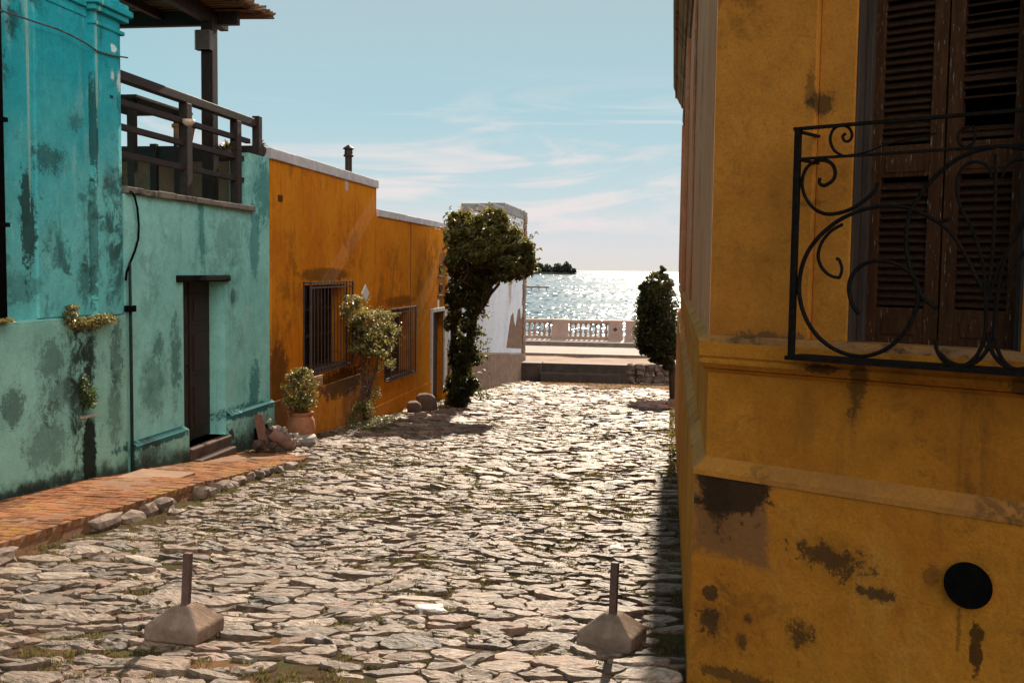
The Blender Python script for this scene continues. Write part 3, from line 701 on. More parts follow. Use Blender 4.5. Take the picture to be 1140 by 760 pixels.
# door, lintel, step
dr=MB().box(XD-.27,XD-.23,d0-.05,d1+.05,zb,zt+.02).build('door',wood_door,low,bevel=.004)
mb=MB(); w=(d1-d0)
for k in range(2):
    for (za,zz) in ((.12,.75),(.85,1.45),(1.52,1.92)):
        a=d0+.06+k*w*.5; b=a+w*.5-.12; X=XD-.23
        mb.box(X,X+.012,a,b,zb+za,zb+zz); mb.box(X+.012,X+.024,a+.05,b-.05,zb+za+.05,zb+zz-.05)
mb.build('door_panel',wood_door,dr,bevel=.006)
MB().box(XD-.24,XD-.205,(d0+d1)/2-.02,(d0+d1)/2+.02,zb,zt).build('door_bead',wood_door,dr)
MB().tube([(XD-.2,(d0+d1)/2-.1,zb+1.0),(XD-.17,(d0+d1)/2-.1,zb+1.0)],.02,8).build('handle',iron,dr)
lint=MB(); y0=Y_(200,309,XD+.05); y1=Y_(258,309,XD+.05)
lint.box(XD-.1,XD+.045,y0,y1,zt+.0,zt+.085); lint.build('lintel',plaster('lintel_m',(.02,.018,.016),(.012,.011,.01),(.005,.005,.005),dirt=.9,bumpst=1.,seed=70),low,bevel=.02)
MB().box(XD-.35,XD+.10,d0+.0,d1-.02,2.8,zb+.0).box(XD+.10,XD+.20,d0+.03,d1-.1,2.8,zb-.14).build('step',simple('step_m',(.05,.022,.014),(.10,.05,.03),.85,6,.6,coord='pos'),low,bevel=.02)
# leaf shaped dark mark: small metal plaque
c=onX(259.5,329,XD+.012)
mb=MB().add([(XD+.015,c.y+a*.085,c.z+b*.105) for a,b in ((0,1),(-.62,.45),(-.8,-.1),(-.45,-.7),(0,-1),(.45,-.7),(.8,-.1),(.62,.45))],[tuple(range(7,-1,-1))])
mb.f=[tuple(range(8))]
mb.build('wall_plaque',simple('plaque_teal',(.05,.17,.16),(.08,.22,.2),.6,30,.4),low)
# black cable hanging from the terrace
cb=[onX(x,y,-5.985) for x,y in ((143,213),(147,214),(150,219),(153,232),(154.5,250),(154,266),(150,280),(145,292),(141,303),(140,312))]
MB().tube(cb,.014,6).build('cable',black,low,smooth=True)
# gap at the foot of the right hand plinth
hp=onX(292,478,-5.93)
MB().box(-5.96,-5.932,hp.y-.28,hp.y+.22,2.9,hp.z+.06).build('drain_opening',black,low)

# terrace railing
XR=-6.13
rail=thing('terrace_railing','dark brown timber railing of thick rails running along the teal terrace edge','railing',(XR,12.5,zt0+.075))
def rl(x,y,th,nm='rail'):
    z=onX(x,y,XR).z; MB().box(XR-.035,XR+.035,Yc+.05,14.35,z-th/2,z+th/2).build(nm,wood_rail,rail,bevel=.005); return z
zr=onX(206,110,XR).z
MB().box(XR-.06,XR+.06,Yc+.05,14.62,zr-.06,zr+.05).build('handrail',wood_rail,rail,bevel=.01)
for y in (136,160,187): rl(206,y,.068)
zf=zt0+.07
for (px_,yy) in ((206,160),(262,170)):
    y=Y_(px_,yy,XR); MB().box(XR-.05,XR+.065,y-.07,y+.07,zf,zr-.06).build('post',wood_rail,rail,bevel=.006)
ycn=14.5
# return run along the far side
MB().box(-9.5,XR+.04,ycn+.02,ycn+.10,zr-.55,zr-.33).build('rail',wood_rail,rail)
MB().box(XR-.02,XR+.09,ycn+.03,ycn+.15,zt0+.3,zr+.10).build('post',wood_rail,rail,bevel=.006)
MB().box(XR-1.6,XR-1.5,ycn-.02,ycn+.06,6.45,zr-.3).build('post',wood_rail,rail)
# small plate lamp on the middle post
c=onX(206.5,136,XR+.07)
bl=MB().lathe([(.0,-.055),(.04,-.045),(.075,-.01),(.08,.03)],(c.x+.04,c.y,c.z),14).build('lamp_bowl',simple('bowl_m',(.62,.45,.32),(.7,.52,.4),.5,20,.1),origin=(c.x+.04,c.y,c.z),smooth=True)
tag(bl,'small cream bowl shaped lamp fixed to the post of the terrace railing','lamp')

# pergola
pg=onX(234,195,-6.42)
perg=thing('pergola','dark timber pergola with a ragged reed roof standing on the teal terrace','pergola',(pg.x,pg.y,6.45))
ptop=onX(234,27,-6.42); 
MB().box(pg.x-.085,pg.x+.085,pg.y-.085,pg.y+.085,6.45,ptop.z+.12).build('post',wood_dark,perg,bevel=.008)
MB().box(-9.9,-9.73,pg.y-.085,pg.y+.085,6.45,ptop.z+.12).build('post',wood_dark,perg,bevel=.008)
zbm=onY(200,27,pg.y).z
MB().box(-10.2,onY(261,24,pg.y).x,pg.y+.09,pg.y+.19,zbm,zbm+.20).build('beam',wood_dark,perg,bevel=.006)
MB().box(pg.x-.06,pg.x+.06,9.8,pg.y+.5,zbm+.0,zbm+.19).build('beam',wood_dark,perg,bevel=.006)
for i in range(5):
    x=pg.x-.75*(i+1); MB().box(x-.035,x+.035,9.8,pg.y+.5,zbm+.08,zbm+.19).build('rafter',wood_dark,perg)
# reed covering: many canes, ragged ends
mb=MB(); yedge=onX(292,17,pg.x+.62).y; zr0=zbm+.235
for L in range(3):
    y=9.6
    while y<pg.y+.62:
        x1=pg.x+.62+random.gauss(0,.05)+(.06 if L==0 else 0); r=random.uniform(.010,.019)
        z=zr0+L*.03+random.gauss(0,.008); mb.tube([(-10.3,y,z),(-8,y+random.gauss(0,.01),z+random.gauss(0,.012)),(x1,y+random.gauss(0,.02),z+random.gauss(0,.012)-.02)],r,5,cap=False); y+=r*2.05
for i in range(46):
    y=random.uniform(11.5,pg.y+.64); x=pg.x+.60; mb.tube([(x-.3,y,zr0+.03),(x+random.uniform(.0,.13),y+random.uniform(-.05,.12),zr0+random.uniform(-.06,.03))],.007,4)
reed=mb.build('reed_roof',simple('reed',(.15,.075,.035),(.27,.15,.075),.8,6,.4,stretch=(.3,4,4)),perg)
MB().box(pg.x+.50,pg.x+.545,9.7,pg.y+.60,zr0-.035,zr0+.0).build('edge_batten',wood_dark,perg)
# ribbed metal lantern on the post
c=onX(233,44,-6.33); mb=MB()
hh=abs(onX(233,33,-6.33).z-onX(233,55,-6.33).z)
for i in range(12): z=c.z-hh/2+hh*i/12; mb.box(pg.x-.12,pg.x+.10,pg.y-.20,pg.y-.09,z,z+hh/12*.62)
mb.box(pg.x-.11,pg.x+.09,pg.y-.19,pg.y-.088,c.z-hh/2,c.z+hh/2)
lt=mb.build('wall_lantern',simple('lantern_m',(.18,.14,.13),(.26,.2,.18),.45,20,.2,.5),origin=(pg.x,pg.y-.14,c.z))
tag(lt,'ribbed metal lantern fixed high on the pergola post','lantern')

# terrace table
tc=onX(180,128,-6.75)
tb=thing('terrace_table','dark wooden table standing on the terrace behind the railing','table',(-7.0,12.6,6.45))
zt_=onX(200,126,-6.75).z
ty0,ty1=Y_(150,120,-6.6),Y_(213,130,-6.6)
mb=MB()
for i in range(6): x=-7.5+i*.155; mb.box(x,x+.15,ty0,ty1,zt_-.03,zt_+.008)
mb.build('tabletop',wood_dark,tb,bevel=.004)
for (x,y) in ((-6.72,ty0+.15),(-6.72,ty1-.15),(-7.4,ty0+.15),(-7.4,ty1-.15)): MB().box(x-.045,x+.045,y-.045,y+.045,6.45,zt_-.03).build('leg',wood_rail,tb)
# terracotta pot behind the middle post
def pot(name,c,r,h,label,mat=terra,plant=None):
    t=thing(name,label,'plant pot',c)
    MB().lathe([(r*.62,0),(r*.8,h*.45),(r*.95,h*.86),(r*1.08,h*.87),(r*1.08,h),(r*.92,h),(r*.86,h*.8),(0,h*.8)],c,20,cap=False).build('pot_body',mat,t,smooth=2)
    return t
c=onX(205,150,-6.55); ph=.34
t=pot('terrace_pot',(c.x,c.y,c.z-.17),.15,.30,'orange terracotta pot seen behind the middle railing post of the terrace')
leaves('foliage',clump((c.x,c.y,c.z+.22),(.06,.06,.13),60,.1),leaf_green,.05,t)
# spiky plants at the terrace corner
def spiky(name,px_,py_,X,r,h,n,label):
    c=onX(px_,py_,X); t=thing(name,label,'plant',(c.x,c.y,c.z),'spiky plants at the terrace corner')
    V=[];Fc=[];T=[]
    for i in range(n):
        a=random.uniform(0,2*PI); e=random.uniform(.15,1.2); L=random.uniform(.6,1)*r; d=Vector((math.cos(a)*math.cos(e),math.sin(a)*math.cos(e),math.sin(e)))
        s=d.cross(Vector((0,0,1))).normalized()*.012; b=len(V); p=Vector(c); m_=p+d*L*.6; q=p+d*L-Vector((0,0,L*.22))
        for v in (p-s,p+s,m_+s*1.3,m_-s*1.3,q): V.append(v)
        Fc+=[(b,b+1,b+2,b+3),(b+3,b+2,b+4)]; T+=[random.random()]*5
    m2=MB(); m2.v=[tuple(v) for v in V]; m2.f=Fc; o=m2.build('foliage',leaf_shrub,t); set_tint(o.data,T)
    MB().rock((c.x,c.y,c.z-.05),(.09,.13,.09),n).build('root_clod',bark,t)
spiky('spiky_plant',254,168,-6.22,.26,.2,90,'small spiky plant with pale tips between the two end posts of the railing')
spiky('spiky_plant',288,165,-6.15,.22,.2,110,'gnarled plant with dry pale leaves on the corner of the teal terrace wall')

# ================================================================== ORANGE HOUSE
oh=thing('orange_house','weathered orange house with a stepped parapet and two barred windows','house',(XL,20,G(20)))
yo0=14.88; ystep=Y_(419,215); yoe=Y_(499,300)
W1=(Y_(339,370),Y_(384,370),Z_(340,415),Z_(340,317.5)); W2=(Y_(429,380),Y_(456,380),Z_(430,422),Z_(430,346.5))
DO_=(Y_(480,400),Y_(493,400),G(25.5)-.1,Z_(480,348))
zc1=7.60; zc2=7.04
mb=MB(); wall_x(mb,XL,yo0,ystep,2.2,zc1,[W1],.35); wall_x(mb,XL,ystep,yoe,1.6,zc2,[W2,DO_],.35)
mb.box(-12,XL-.35,yo0,yo0+.3,2.5,zc1-.001)
mb.box(-12,XL-.35,yoe-.3,yoe,2,zc2-.001); mb.box(-12,XL-.35,ystep-.25,ystep,2,zc1-.001)
mb.build('wall',orange,oh)
MB().box(-11.9,XL-.36,yo0-.03,yo0-.004,2.5,zc1-.01).build('side_wall',brown_side,oh)
mb=MB()
def coping(a,b,z,h,X=XL,ov=.03):
    y=a
    while y<b-.05:
        y2=min(y+random.uniform(.7,1.1),b); mb.box(X-.42,X+ov+random.uniform(-.006,.006),y,y2-.008,z,z+h+random.uniform(-.006,.006)); y=y2
coping(yo0-.05,ystep+.06,zc1,.17); mb.build('coping',cap_m,oh,bevel=.012); mb=MB(); coping(ystep+.07,yoe,zc2,.15); mb.build('coping',cap_m,oh,bevel=.012); mb=MB()
mb.box(-12,XL-.43,yo0-.05,yo0+.32,zc1,zc1+.16)
mb.build('coping',cap_m,oh,bevel=.012)
# plinth in two steps
z1=Z_(358,429); z2=Z_(440,437)
mb=MB(); ym=Y_(402,430)
mb.box(XL-.01,XL+.035,yo0,ym,2.2,z1); mb.build('plinth',orange,oh,bevel=.012); mb=MB(); mb.box(XL-.01,XL+.03,ym,DO_[0]-.12,1.8,Z_(479,424.6)); mb.build('plinth',orange,oh,bevel=.012); mb=MB(); mb.box(XL-.01,XL+.03,DO_[1]+.1,yoe,1.8,Z_(479,424.6)-.2)
mb.build('plinth',orange,oh,bevel=.012)
MB().tube([(XL+.01,Y_(457,270),zc2),(XL+.012,Y_(457,270),Z_(457,345))],.012,6).build('conduit',simple('conduit',(.28,.10,.02),(.2,.07,.015),.7,20,.1),oh)
def window(parent,W,nb,lbl,px_lo):
    y0,y1,z0,z1=W
    w=MB(); X=XL-.30
    w.box(X-.02,X,y0-.02,y1+.02,z0-.02,z1+.02)
    g=w.build('window',glass,parent); g['label']=lbl
    f=MB(); t=.055
    for a in (y0,(y0+y1)/2-t/2,y1-t): f.box(X+.003,X+.05,a,a+t,z0,z1)
    for b in (z0,z1-t,z0+(z1-z0)*.36,z0+(z1-z0)*.68): f.box(X+.004,X+.045,y0+.003,y1-.003,b,b+t)
    f.build('window_frame',wood_rail,g,bevel=.004)
    # projecting iron cage
    P=XL+.13; e=.06; gm_=MB(); Y0,Y1,Z0,Z1=y0-e,y1+e,z0-e*.8,z1+e
    for z in (Z0+.02,Z0+.10,Z1-.02,Z1-.10): gm_.box(P-.008,P+.012,Y0,Y1,z-.014,z+.014)
    for y in (Y0,Y1):
        gm_.box(P-.015,P+.015,y-.02,y+.02,Z0,Z1)
        for z in (Z0+.02,Z1-.02): gm_.box(XL-.02,P,y-.012,y+.012,z-.012,z+.012)
        gm_.box(XL-.02,XL+.02,y-.015,y+.015,Z0,Z1)
    for i in range(1,nb):
        y=Y0+(Y1-Y0)*i/nb; gm_.tube([(P,y,Z0),(P,y,Z1)],.009,6)
    gm_.build('window_grille',irong,g)
    MB().box(XL-.29,XL+.03,y0+.002,y1-.002,z0-.03,z0+.012).build('window_sill',irong,g)
irong=simple('grille_iron',(.045,.022,.018),(.10,.055,.042),.55,30,.3,.2,coord='pos')
window(oh,W1,13,'barred window beside the potted plant',0)
window(oh,W2,13,'barred window partly covered by the climbing shrub',0)
# eyebrow mouldings worn into the plaster above both windows
# door with pale frame
dd=MB().box(XL-.20,XL-.16,DO_[0]-.02,DO_[1]+.02,DO_[2],DO_[3]+.02).build('door',wood_door,oh)
mb=MB(); w=DO_[1]-DO_[0]
for k in range(2):
    for (za,zz) in ((.25,.9),(1.05,1.7)): a=DO_[0]+.06+k*w*.5; mb.box(XL-.16,XL-.145,a,a+w*.5-.14,DO_[2]+za,DO_[2]+zz)
mb.build('door_panel',wood_rail,dd,bevel=.004)
f=MB(); a,b,z=DO_[0],DO_[1],DO_[3]
f.box(XL-.16,XL+.05,a-.12,a,DO_[2]+.25,z+.1).box(XL-.02,XL+.05,b,b+.34,DO_[2]+.3,z+.1).box(XL-.16,XL+.052,a,b,z,z+.1); f.build('door_frame',white_paint,oh,bevel=.006)
c=onX(488,339,XL+.01); MB().box(XL,XL+.015,c.y-.09,c.y+.09,c.z-.14,c.z+.12).build('number_plate',white_plas,oh,bevel=.004)
# diamond tile, meter box
c=onX(407,326.5,XL+.01); a=onX(410.5,326,XL).y-c.y; h=c.z-onX(407,335.5,XL).z
m2=MB(); m2.v=[(XL+.015,c.y-a,c.z),(XL+.015,c.y,c.z-h),(XL+.015,c.y+a,c.z),(XL+.015,c.y,c.z+h),(XL,c.y-a*1.1,c.z),(XL,c.y,c.z-h*1.1),(XL,c.y+a*1.1,c.z),(XL,c.y,c.z+h*1.1)]; m2.f=[(0,1,2,3),(4,5,1,0),(5,6,2,1),(6,7,3,2),(7,4,0,3)]
m2.build('diamond_tile',white_plas,oh)
y0,y1=Y_(345,425),Y_(356,425); z0,z1_=Z_(345,432.5),Z_(345,420)
MB().box(XL,XL+.06,y0,y1,z0,z1_).box(XL+.06,XL+.066,y0+.03,y1-.03,z0+.03,z1_-.03).build('meter_box',simple('meter',(.55,.30,.13),(.48,.25,.10),.7,20,.2),oh,bevel=.006)
# iron scroll brackets of the hidden sign near the tree
mb=MB()
for (x,y) in ((490,301),(490,322)):
    c=onX(x,y,XL+.02); pts=[(XL+.03+.0*i,c.y+.18*math.cos(i*.6)*(1-i/14),c.z+.16*math.sin(i*.6)*(1-i/14)) for i in range(11)]; mb.tube(pts,.018,6); mb.tube([(XL+.0,c.y-.25,c.z-.16),(XL+.03,c.y+.3,c.z-.16)],.018,6)
mb.build('scroll_bracket',iron,oh)
# chimney pipe with cowl
c=onX(388,189,-6.9); r=.075
ch=MB().tube([(c.x,c.y,6.8),(c.x,c.y,c.z+.28)],r,12).build('chimney_pipe',iron,oh,smooth=2)
MB().lathe([(.09,.27),(.11,.28),(.11,.31),(.09,.32),(.085,.42),(.12,.43),(.12,.45),(.02,.52)],(c.x,c.y,c.z),12).build('cowl',iron,ch)
c=onX(421,208,XL-.02); mb=MB(); mb.tube([(XL-.05,c.y,c.z+.1),(XL-.05,c.y+.06,c.z+.02),(XL-.05,c.y+.12,c.z+.05)],.012,6); mb.build('cable_clip',white_plas,oh)

# ================================================================== WHITE HOUSE
wh=thing('white_house','white plastered house with a rough stone base and stone corner behind the tree','house',(XL,34,G(34)))
yw0,yw1=yoe+.03,41.9
zwb1=Z_(584,392.5)
zw=8.0
MB().box(-12,XL,yw0,yw1-.5,1.2,6.9).box(-6.5,XL-.0005,Y_(531,300),yw1-.5,6.9,zw).build('wall',whitew,wh)
rub=simple('rubble',(.13,.078,.05),(.23,.145,.10),.9,3.5,1.,coord='pos',spots=(.10,.06,.04),bd=.04)
mb=MB(); mb.add([(XL-.02,yw0,1.0),(XL+.07,yw0,1.0),(XL+.07,yw1-.5,1.0),(XL-.02,yw1-.5,1.0),(XL-.02,yw0,3.75),(XL+.07,yw0,3.7),(XL+.07,yw1-.5,zwb1),(XL-.02,yw1-.5,zwb1+.05)],[(0,3,2,1),(4,5,6,7),(0,1,5,4),(1,2,6,5),(2,3,7,6),(3,0,4,7)])
mb.build('stone_base',rub,wh)
mb=MB(); z=1.1; i=0
while z<8.15:
    h=random.uniform(.2,.34); e=random.uniform(0,.03); mb.box(-6.7,XL+.05+e,yw1-.55-(.12 if i%2 else 0)-random.uniform(0,.1),yw1+random.uniform(-.02,.02),z,z+h-.012); z+=h; i+=1
mb.build('corner_stones',rub,wh,bevel=.02)
mb=MB(); ya,yb=Y_(548,235),Y_(561,235)
zp=Z_(555,229); 
mb.box(-6.5,XL+.04,Y_(531,235),ya-.6,zw+.001,Z_(535,236)).box(-6.5,XL+.05,ya-.1,yb-.3,zw+.001,zp).box(-6.5,XL+.04,yb,yw1-1.6,zw+.001,zw+.35)
m3=MB()
for i in range(9):
    t=i/8; y=yw1-1.7+t*1.1; m3.box(-6.5,XL+.04,y,y+.14,zw+.001,zw+.36-.26*math.sin(t*PI))
capd=simple('cap_dark',(.15,.15,.15),(.26,.26,.27),.9,3,.6,coord='pos',spots=(.07,.07,.07)); m3.build('parapet',capd,wh,bevel=.015); mb.build('parapet',capd,wh,bevel=.02)
MB().box(-6.4,XL+.06,yw1-.7,yw1+.05,8.15,8.32).build('corner_cap',capd,wh,bevel=.03)
# patch where the plaster has fallen off
pp=[(564,387),(566,372),(569,352),(571.5,348),(572.5,358),(574,364),(577,345),(579,343),(580,356),(582,350),(583,388)]
V=[onX(x,y,XL+.012) for x,y in pp]; m2=MB(); m2.v=[tuple(v) for v in V]+[(XL-.01,v.y,v.z) for v in V]; L=len(V)
m2.f=[tuple(range(L))]+[(i,(i+1)%L,(i+1)%L+L,i+L) for i in range(L)]
o=m2.build('bare_patch',rub,wh)
# ================================================================== END OF THE STREET
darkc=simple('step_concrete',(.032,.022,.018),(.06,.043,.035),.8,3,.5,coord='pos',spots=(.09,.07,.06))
xa=onY(602,410,40.6).x; xb=onY(700,420,40.6).x
st=thing('concrete_steps','two broad concrete steps leading up from the street to the promenade','steps',((xa+xb)/2,41,G(40.8)))
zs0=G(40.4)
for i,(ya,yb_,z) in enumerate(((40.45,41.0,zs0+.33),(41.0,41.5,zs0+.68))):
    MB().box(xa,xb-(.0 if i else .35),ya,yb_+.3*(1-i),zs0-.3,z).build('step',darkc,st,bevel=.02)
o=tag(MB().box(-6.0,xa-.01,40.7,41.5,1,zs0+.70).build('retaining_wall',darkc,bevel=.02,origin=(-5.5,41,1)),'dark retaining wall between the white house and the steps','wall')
mb=MB(); x=xb+.02; i=0
while x<6:
    for k in range(3):
        mb.rock((x+random.uniform(0,.1),41.25+random.uniform(-.08,.08),zs0+.1+k*.24),(random.uniform(.16,.26),.22,.15),i+k*31,random.gauss(0,.2),.2)
    x+=.36; i+=1
tag(mb.build('rubble_wall',simple('rubble_dark',(.07,.048,.036),(.14,.10,.075),.9,4,.8,coord='pos'),origin=(0,41,1)),'rough broken stone retaining wall right of the steps behind the round tree','wall')

# balustrade, two runs and the taller end pillar
bstone=simple('balustrade_stone',(.30,.195,.155),(.37,.25,.205),.75,2,.4,coord='pos',spots=(.26,.18,.15))
YB=53.6
bt=onY(640,355.8,YB).z; bh=bt-FZ
def balustrade(x0,x1,label,segs):
    t=thing('balustrade',label,'balustrade',((x0+x1)/2,YB,FZ),'balustrades along the promenade')
    MB().box(x0,x1,YB-.2,YB+.2,FZ,FZ+.16).build('base',bstone,t,bevel=.015)
    MB().box(x0,x1,YB-.19,YB+.19,bt-.15,bt).box(x0,x1,YB-.15,YB+.15,bt-.2,bt-.15).build('top_rail',bstone,t,bevel=.02)
    prof=[(.075,0),(.075,.05),(.045,.07),(.06,.12),(.095,.22),(.085,.30),(.045,.40),(.04,.44),(.055,.47),(.04,.50),(.05,.58),(.075,.66),(.075,.70)]
    k=(bt-.2-FZ-.16)/.70; prof=[(r,z*k) for r,z in prof]
    b0=None
    for (kind,a,b,n) in segs:
        if kind=='p':
            p=MB().box(a,b,YB-.24,YB+.24,FZ,bt+.012).box(a-.02,b+.02,YB-.26,YB+.26,FZ,FZ+.22)
            pl=p.build('pillar',bstone,t,bevel=.015)
            m=(a+b)/2; z=(FZ+bt)/2+.05
            if n: 
                q=MB(); q.v=[(m-.12,YB-.25,z),(m,YB-.25,z-.12),(m+.12,YB-.25,z),(m,YB-.25,z+.12)]; q.f=[(0,1,2,3)]; q.build('diamond_mark',darkc,pl)
        else:
            for i in range(n):
                x=a+(b-a)*(i+.5)/n
                if b0 is None: b0=MB().lathe(prof,(0,0,0),12).build('baluster',bstone,smooth=2); b0.parent=t; o=b0
                else: o=b0.copy(); COL.objects.link(o); o.parent=t
                o.location=Vector((x,YB,FZ+.16))-Vector(t.location)
bx=lambda x: onY(x,370,YB).x
P=[bx(v) for v in (614.5,632.5,677.5,693)]
pw=P[1]-P[0]; bw=P[2]-P[1]
segs=[('p',P[0],P[1],0),('b',P[1],P[2],8),('p',P[2],P[3],1)]
x=P[0]
for k in range(2): segs+=[('b',x-bw,x,8),('p',x-bw-pw,x-bw,0)]; x-=bw+pw
balustrade(x,P[3],'pale stone balustrade with bulbous balusters between the white house and the gap',segs)
x0=bx(696); x1=bx(711)
segs=[('p',x0,x1,0)]; x=x1
for k in range(4): segs+=[('b',x,x+bw,8),('p',x+bw,x+bw+pw,1)]; x+=bw+pw
balustrade(x0,x,'pale stone balustrade starting with a wide plain pillar beside the round tree',segs)

# ================================================================== PLANTS
def limb(mb,p0,p1,r0,r1,wob=.1,n=6):
    p0=Vector(p0);p1=Vector(p1); pts=[];rs=[]
    for i in range(n+1):
        t=i/n; w=math.sin(t*PI)*wob
        pts.append(p0.lerp(p1,t)+Vector((random.gauss(0,w*.3),random.gauss(0,w*.3),w*.4*math.sin(t*5)))); rs.append(r0+(r1-r0)*t)
    mb.tube(pts,rs,8); return pts
tb_=onG(513,457); TY=24.1
tb_=Vector((onY(512,455,TY).x,TY,G(TY)))
tree=thing('flowering_tree','large bushy tree leaning out over the street from the orange house corner','tree',tuple(tb_))
def tp_(x,y,dy=0): return onY(x,y,TY+dy)
mb=MB()
trunk_pts=[tb_+Vector((0,0,-.1)),tp_(514,425),tp_(521,390,.1),tp_(527,355,.1),tp_(533,325)]
mb.tube(trunk_pts,[.17,.13,.115,.10,.09],9)
mb.tube([tb_+Vector((-.15,.1,-.1)),tp_(507,420,.3),tp_(505,370,.3),tp_(508,320,.2),tp_(515,280,.1)],[.12,.09,.08,.07,.05],8)
mb.build('trunk',bark,tree,smooth=True)
ends=[]
mb=MB()
for (x,y,dy) in ((512,248,-.4),(530,255,.5),(548,250,-.5),(562,262,.3),(578,282,-.2),(585,298,.4),(560,300,-.6),(545,285,.8),(520,290,-.9),(572,268,.9),(540,240,0)):
    a=random.choice(trunk_pts[3:]); limb(mb,a,tp_(x,y,dy),.055,.012,.25)
mb.build('limb',bark,tree)
pts=[]
def crown_blob(x,y,rx,ry,dy,n,sub=12):
    n=int(n*1.5); c=tp_(x,y,dy); w=rx*TY/F; h=ry*TY/F
    for _ in range(sub):
        d=rng.normal(size=3); d/=np.linalg.norm(d); q=np.array(c)+d*np.array([w,w*1.0,h])*rng.uniform(.4,.95)
        s=rng.uniform(.20,.40); pts.append(clump(q,(w*s+.05,w*s+.05,h*s*.9+.04),n//sub,.55))
for (x,y,rx,ry,dy,n) in ((515,262,18,20,-.3,1500),(507,245,7,10,0,330),(516,240,6,8,.2,260),(535,258,20,18,.3,1500),(552,250,14,14,-.2,1000),(560,268,22,18,.5,1700),(577,285,18,20,-.2,1500),(582,297,12,12,.3,700),(560,296,20,12,-.6,1200),(540,292,20,16,.6,1400),(516,290,17,24,-.5,1700),(535,275,22,20,-.9,1500),(505,285,10,30,.2,1100),(545,238,8,5,.3,200),(532,305,14,18,-.2,900),(524,325,12,18,.1,800),(575,302,14,8,0,500),(543,314,10,8,-.4,500),(534,322,8,10,-.3,400),(556,306,12,8,-.7,400),(552,303,16,8,.3,500),(586,275,8,10,0,350),(588,292,8,14,.1,500),(565,305,18,7,0,500)):
    crown_blob(x,y,rx,ry,dy,n)
for (x,y,rx,ry,dy,m_) in ((515,258,20,22,0,60),(545,258,26,18,0,70),(575,280,20,20,0,60),(550,290,34,16,0,70),(515,290,18,26,0,40)):
    c=tp_(x,y,dy); w=rx*TY/F; h=ry*TY/F; shoots(pts,c,(w,w,h),m_,(.15,.42),8)
# foliage column hanging down beside the trunk
for (x,y,rx,ry,dy,n) in ((510,325,14,20,.2,900),(507,355,11,20,.3,650),(509,385,11,22,.2,650),(512,415,13,20,.1,700),(516,440,13,14,-.1,600),(530,335,10,8,0,200),(503,430,8,26,.4,500),(526,428,7,12,-.2,200),(520,345,11,18,-.3,700),(518,372,12,18,-.35,700),(519,400,12,18,-.3,700),(517,430,12,20,-.35,600),(506,340,9,26,-.2,500),(524,318,12,14,-.3,500)):
    crown_blob(x,y,rx*1.1,ry,dy,int(n*.75),9)
for _ in range(34):   # thin sprays sticking out to the right of the column
    y=random.uniform(330,440); c=tp_(520,y,random.uniform(-.3,.3)); L=random.uniform(.2,.62)
    d=Vector((1,random.uniform(-.5,.5),random.uniform(-.1,.35))).normalized()
    for k in range(12): pts.append(np.array([c+d*L*k/11+Vector((0,0,-.12*(k/11)**2))+Vector(rng.normal(size=3)*.03)]))
pts=np.concatenate(pts)
pts=pts[(pts[:,0]>-5.95)]
leaves('crown',pts,leaf_tree,.105,tree,tintf=lambda P:.38+.26*(P[:,2]-6.3)+rng.normal(size=len(P))*.28)  # higher leaves lighter: sunlit top and dark underside put into the tint

# wall lantern half hidden in the foliage
c=onX(505.5,296,-5.72)
wl=thing('street_lantern','orange glass wall lantern half hidden in the leaves of the large tree','lantern',tuple(c))
MB().add([],[]).box(c.x-.07,c.x+.07,c.y-.07,c.y+.07,c.z-.16,c.z+.14).build('glass_pane',simple('amber',(.55,.25,.10),(.65,.33,.15),.3,10,.1),wl)
mb=MB().lathe([(.12,.14),(.10,.18),(.03,.26)],tuple(c),6); mb.lathe([(.05,-.2),(.09,-.16)],tuple(c),6)
for (a,b) in ((-1,-1),(1,-1),(1,1),(-1,1)): mb.box(c.x+a*.075-.01,c.x+a*.075+.01,c.y+b*.075-.01,c.y+b*.075+.01,c.z-.17,c.z+.15)
mb.tube([(c.x,c.y,c.z+.24),(c.x-.1,c.y,c.z+.34),(-6.0,c.y,c.z+.3)],.014,6); mb.build('lantern_frame',iron,wl)

# climbing shrub between the windows
SY=Y_(407,470,-5.75); sb=Vector((-5.75,SY,G(SY)))
sh=thing('climbing_shrub','leggy shrub with pale yellow-green leaves and reddish stems between the two windows','shrub',tuple(sb))
def sp_(x,y,X=-5.75): return onX(x,y,X)
mb=MB(); 
for i in range(9):
    a=sb+Vector((random.gauss(0,.04),random.gauss(0,.08),-.05)); x=random.uniform(392,425); 
    pts_=[a,sp_(random.uniform(402,416),440),sp_(random.uniform(398,420),410),sp_(x,random.uniform(345,390),-5.8+random.uniform(0,.35))]
    mb.tube(pts_,[.026,.02,.015,.006],6)
mb.build('trunk',stem_m,sh,smooth=True)
pts=[];pts2=[]
def shr(x,y,rx,ry,n,X=-5.72,sub=8,L=None):
    n=int(n*2.6) if L is None else n; sub=int(sub*1.6); c=sp_(x,y,X); w=abs(Y_(x+rx,y,X)-c.y); h=ry*14.5/F*1.25
    for _ in range(sub):
        d=rng.normal(size=3); d/=np.linalg.norm(d); q=np.array(c)+d*np.array([.2,w,h])*rng.uniform(.3,.9); q[0]=max(q[0],-5.93)
        (pts if L is None else L).append(clump(q,(.10,w*.30+.03,h*.30),n//sub,.3))
shr(410,372,26,20,1500); shr(396,352,12,16,500); shr(425,378,14,16,700); shr(404,392,16,10,500); shr(393,335,7,10,220); shr(436,350,5,6,90,sub=4); shr(437,365,5,8,100,sub=4); shr(410,352,18,10,500)
shr(418,362,20,16,500); shr(405,380,18,14,500); shr(425,392,12,10,300)
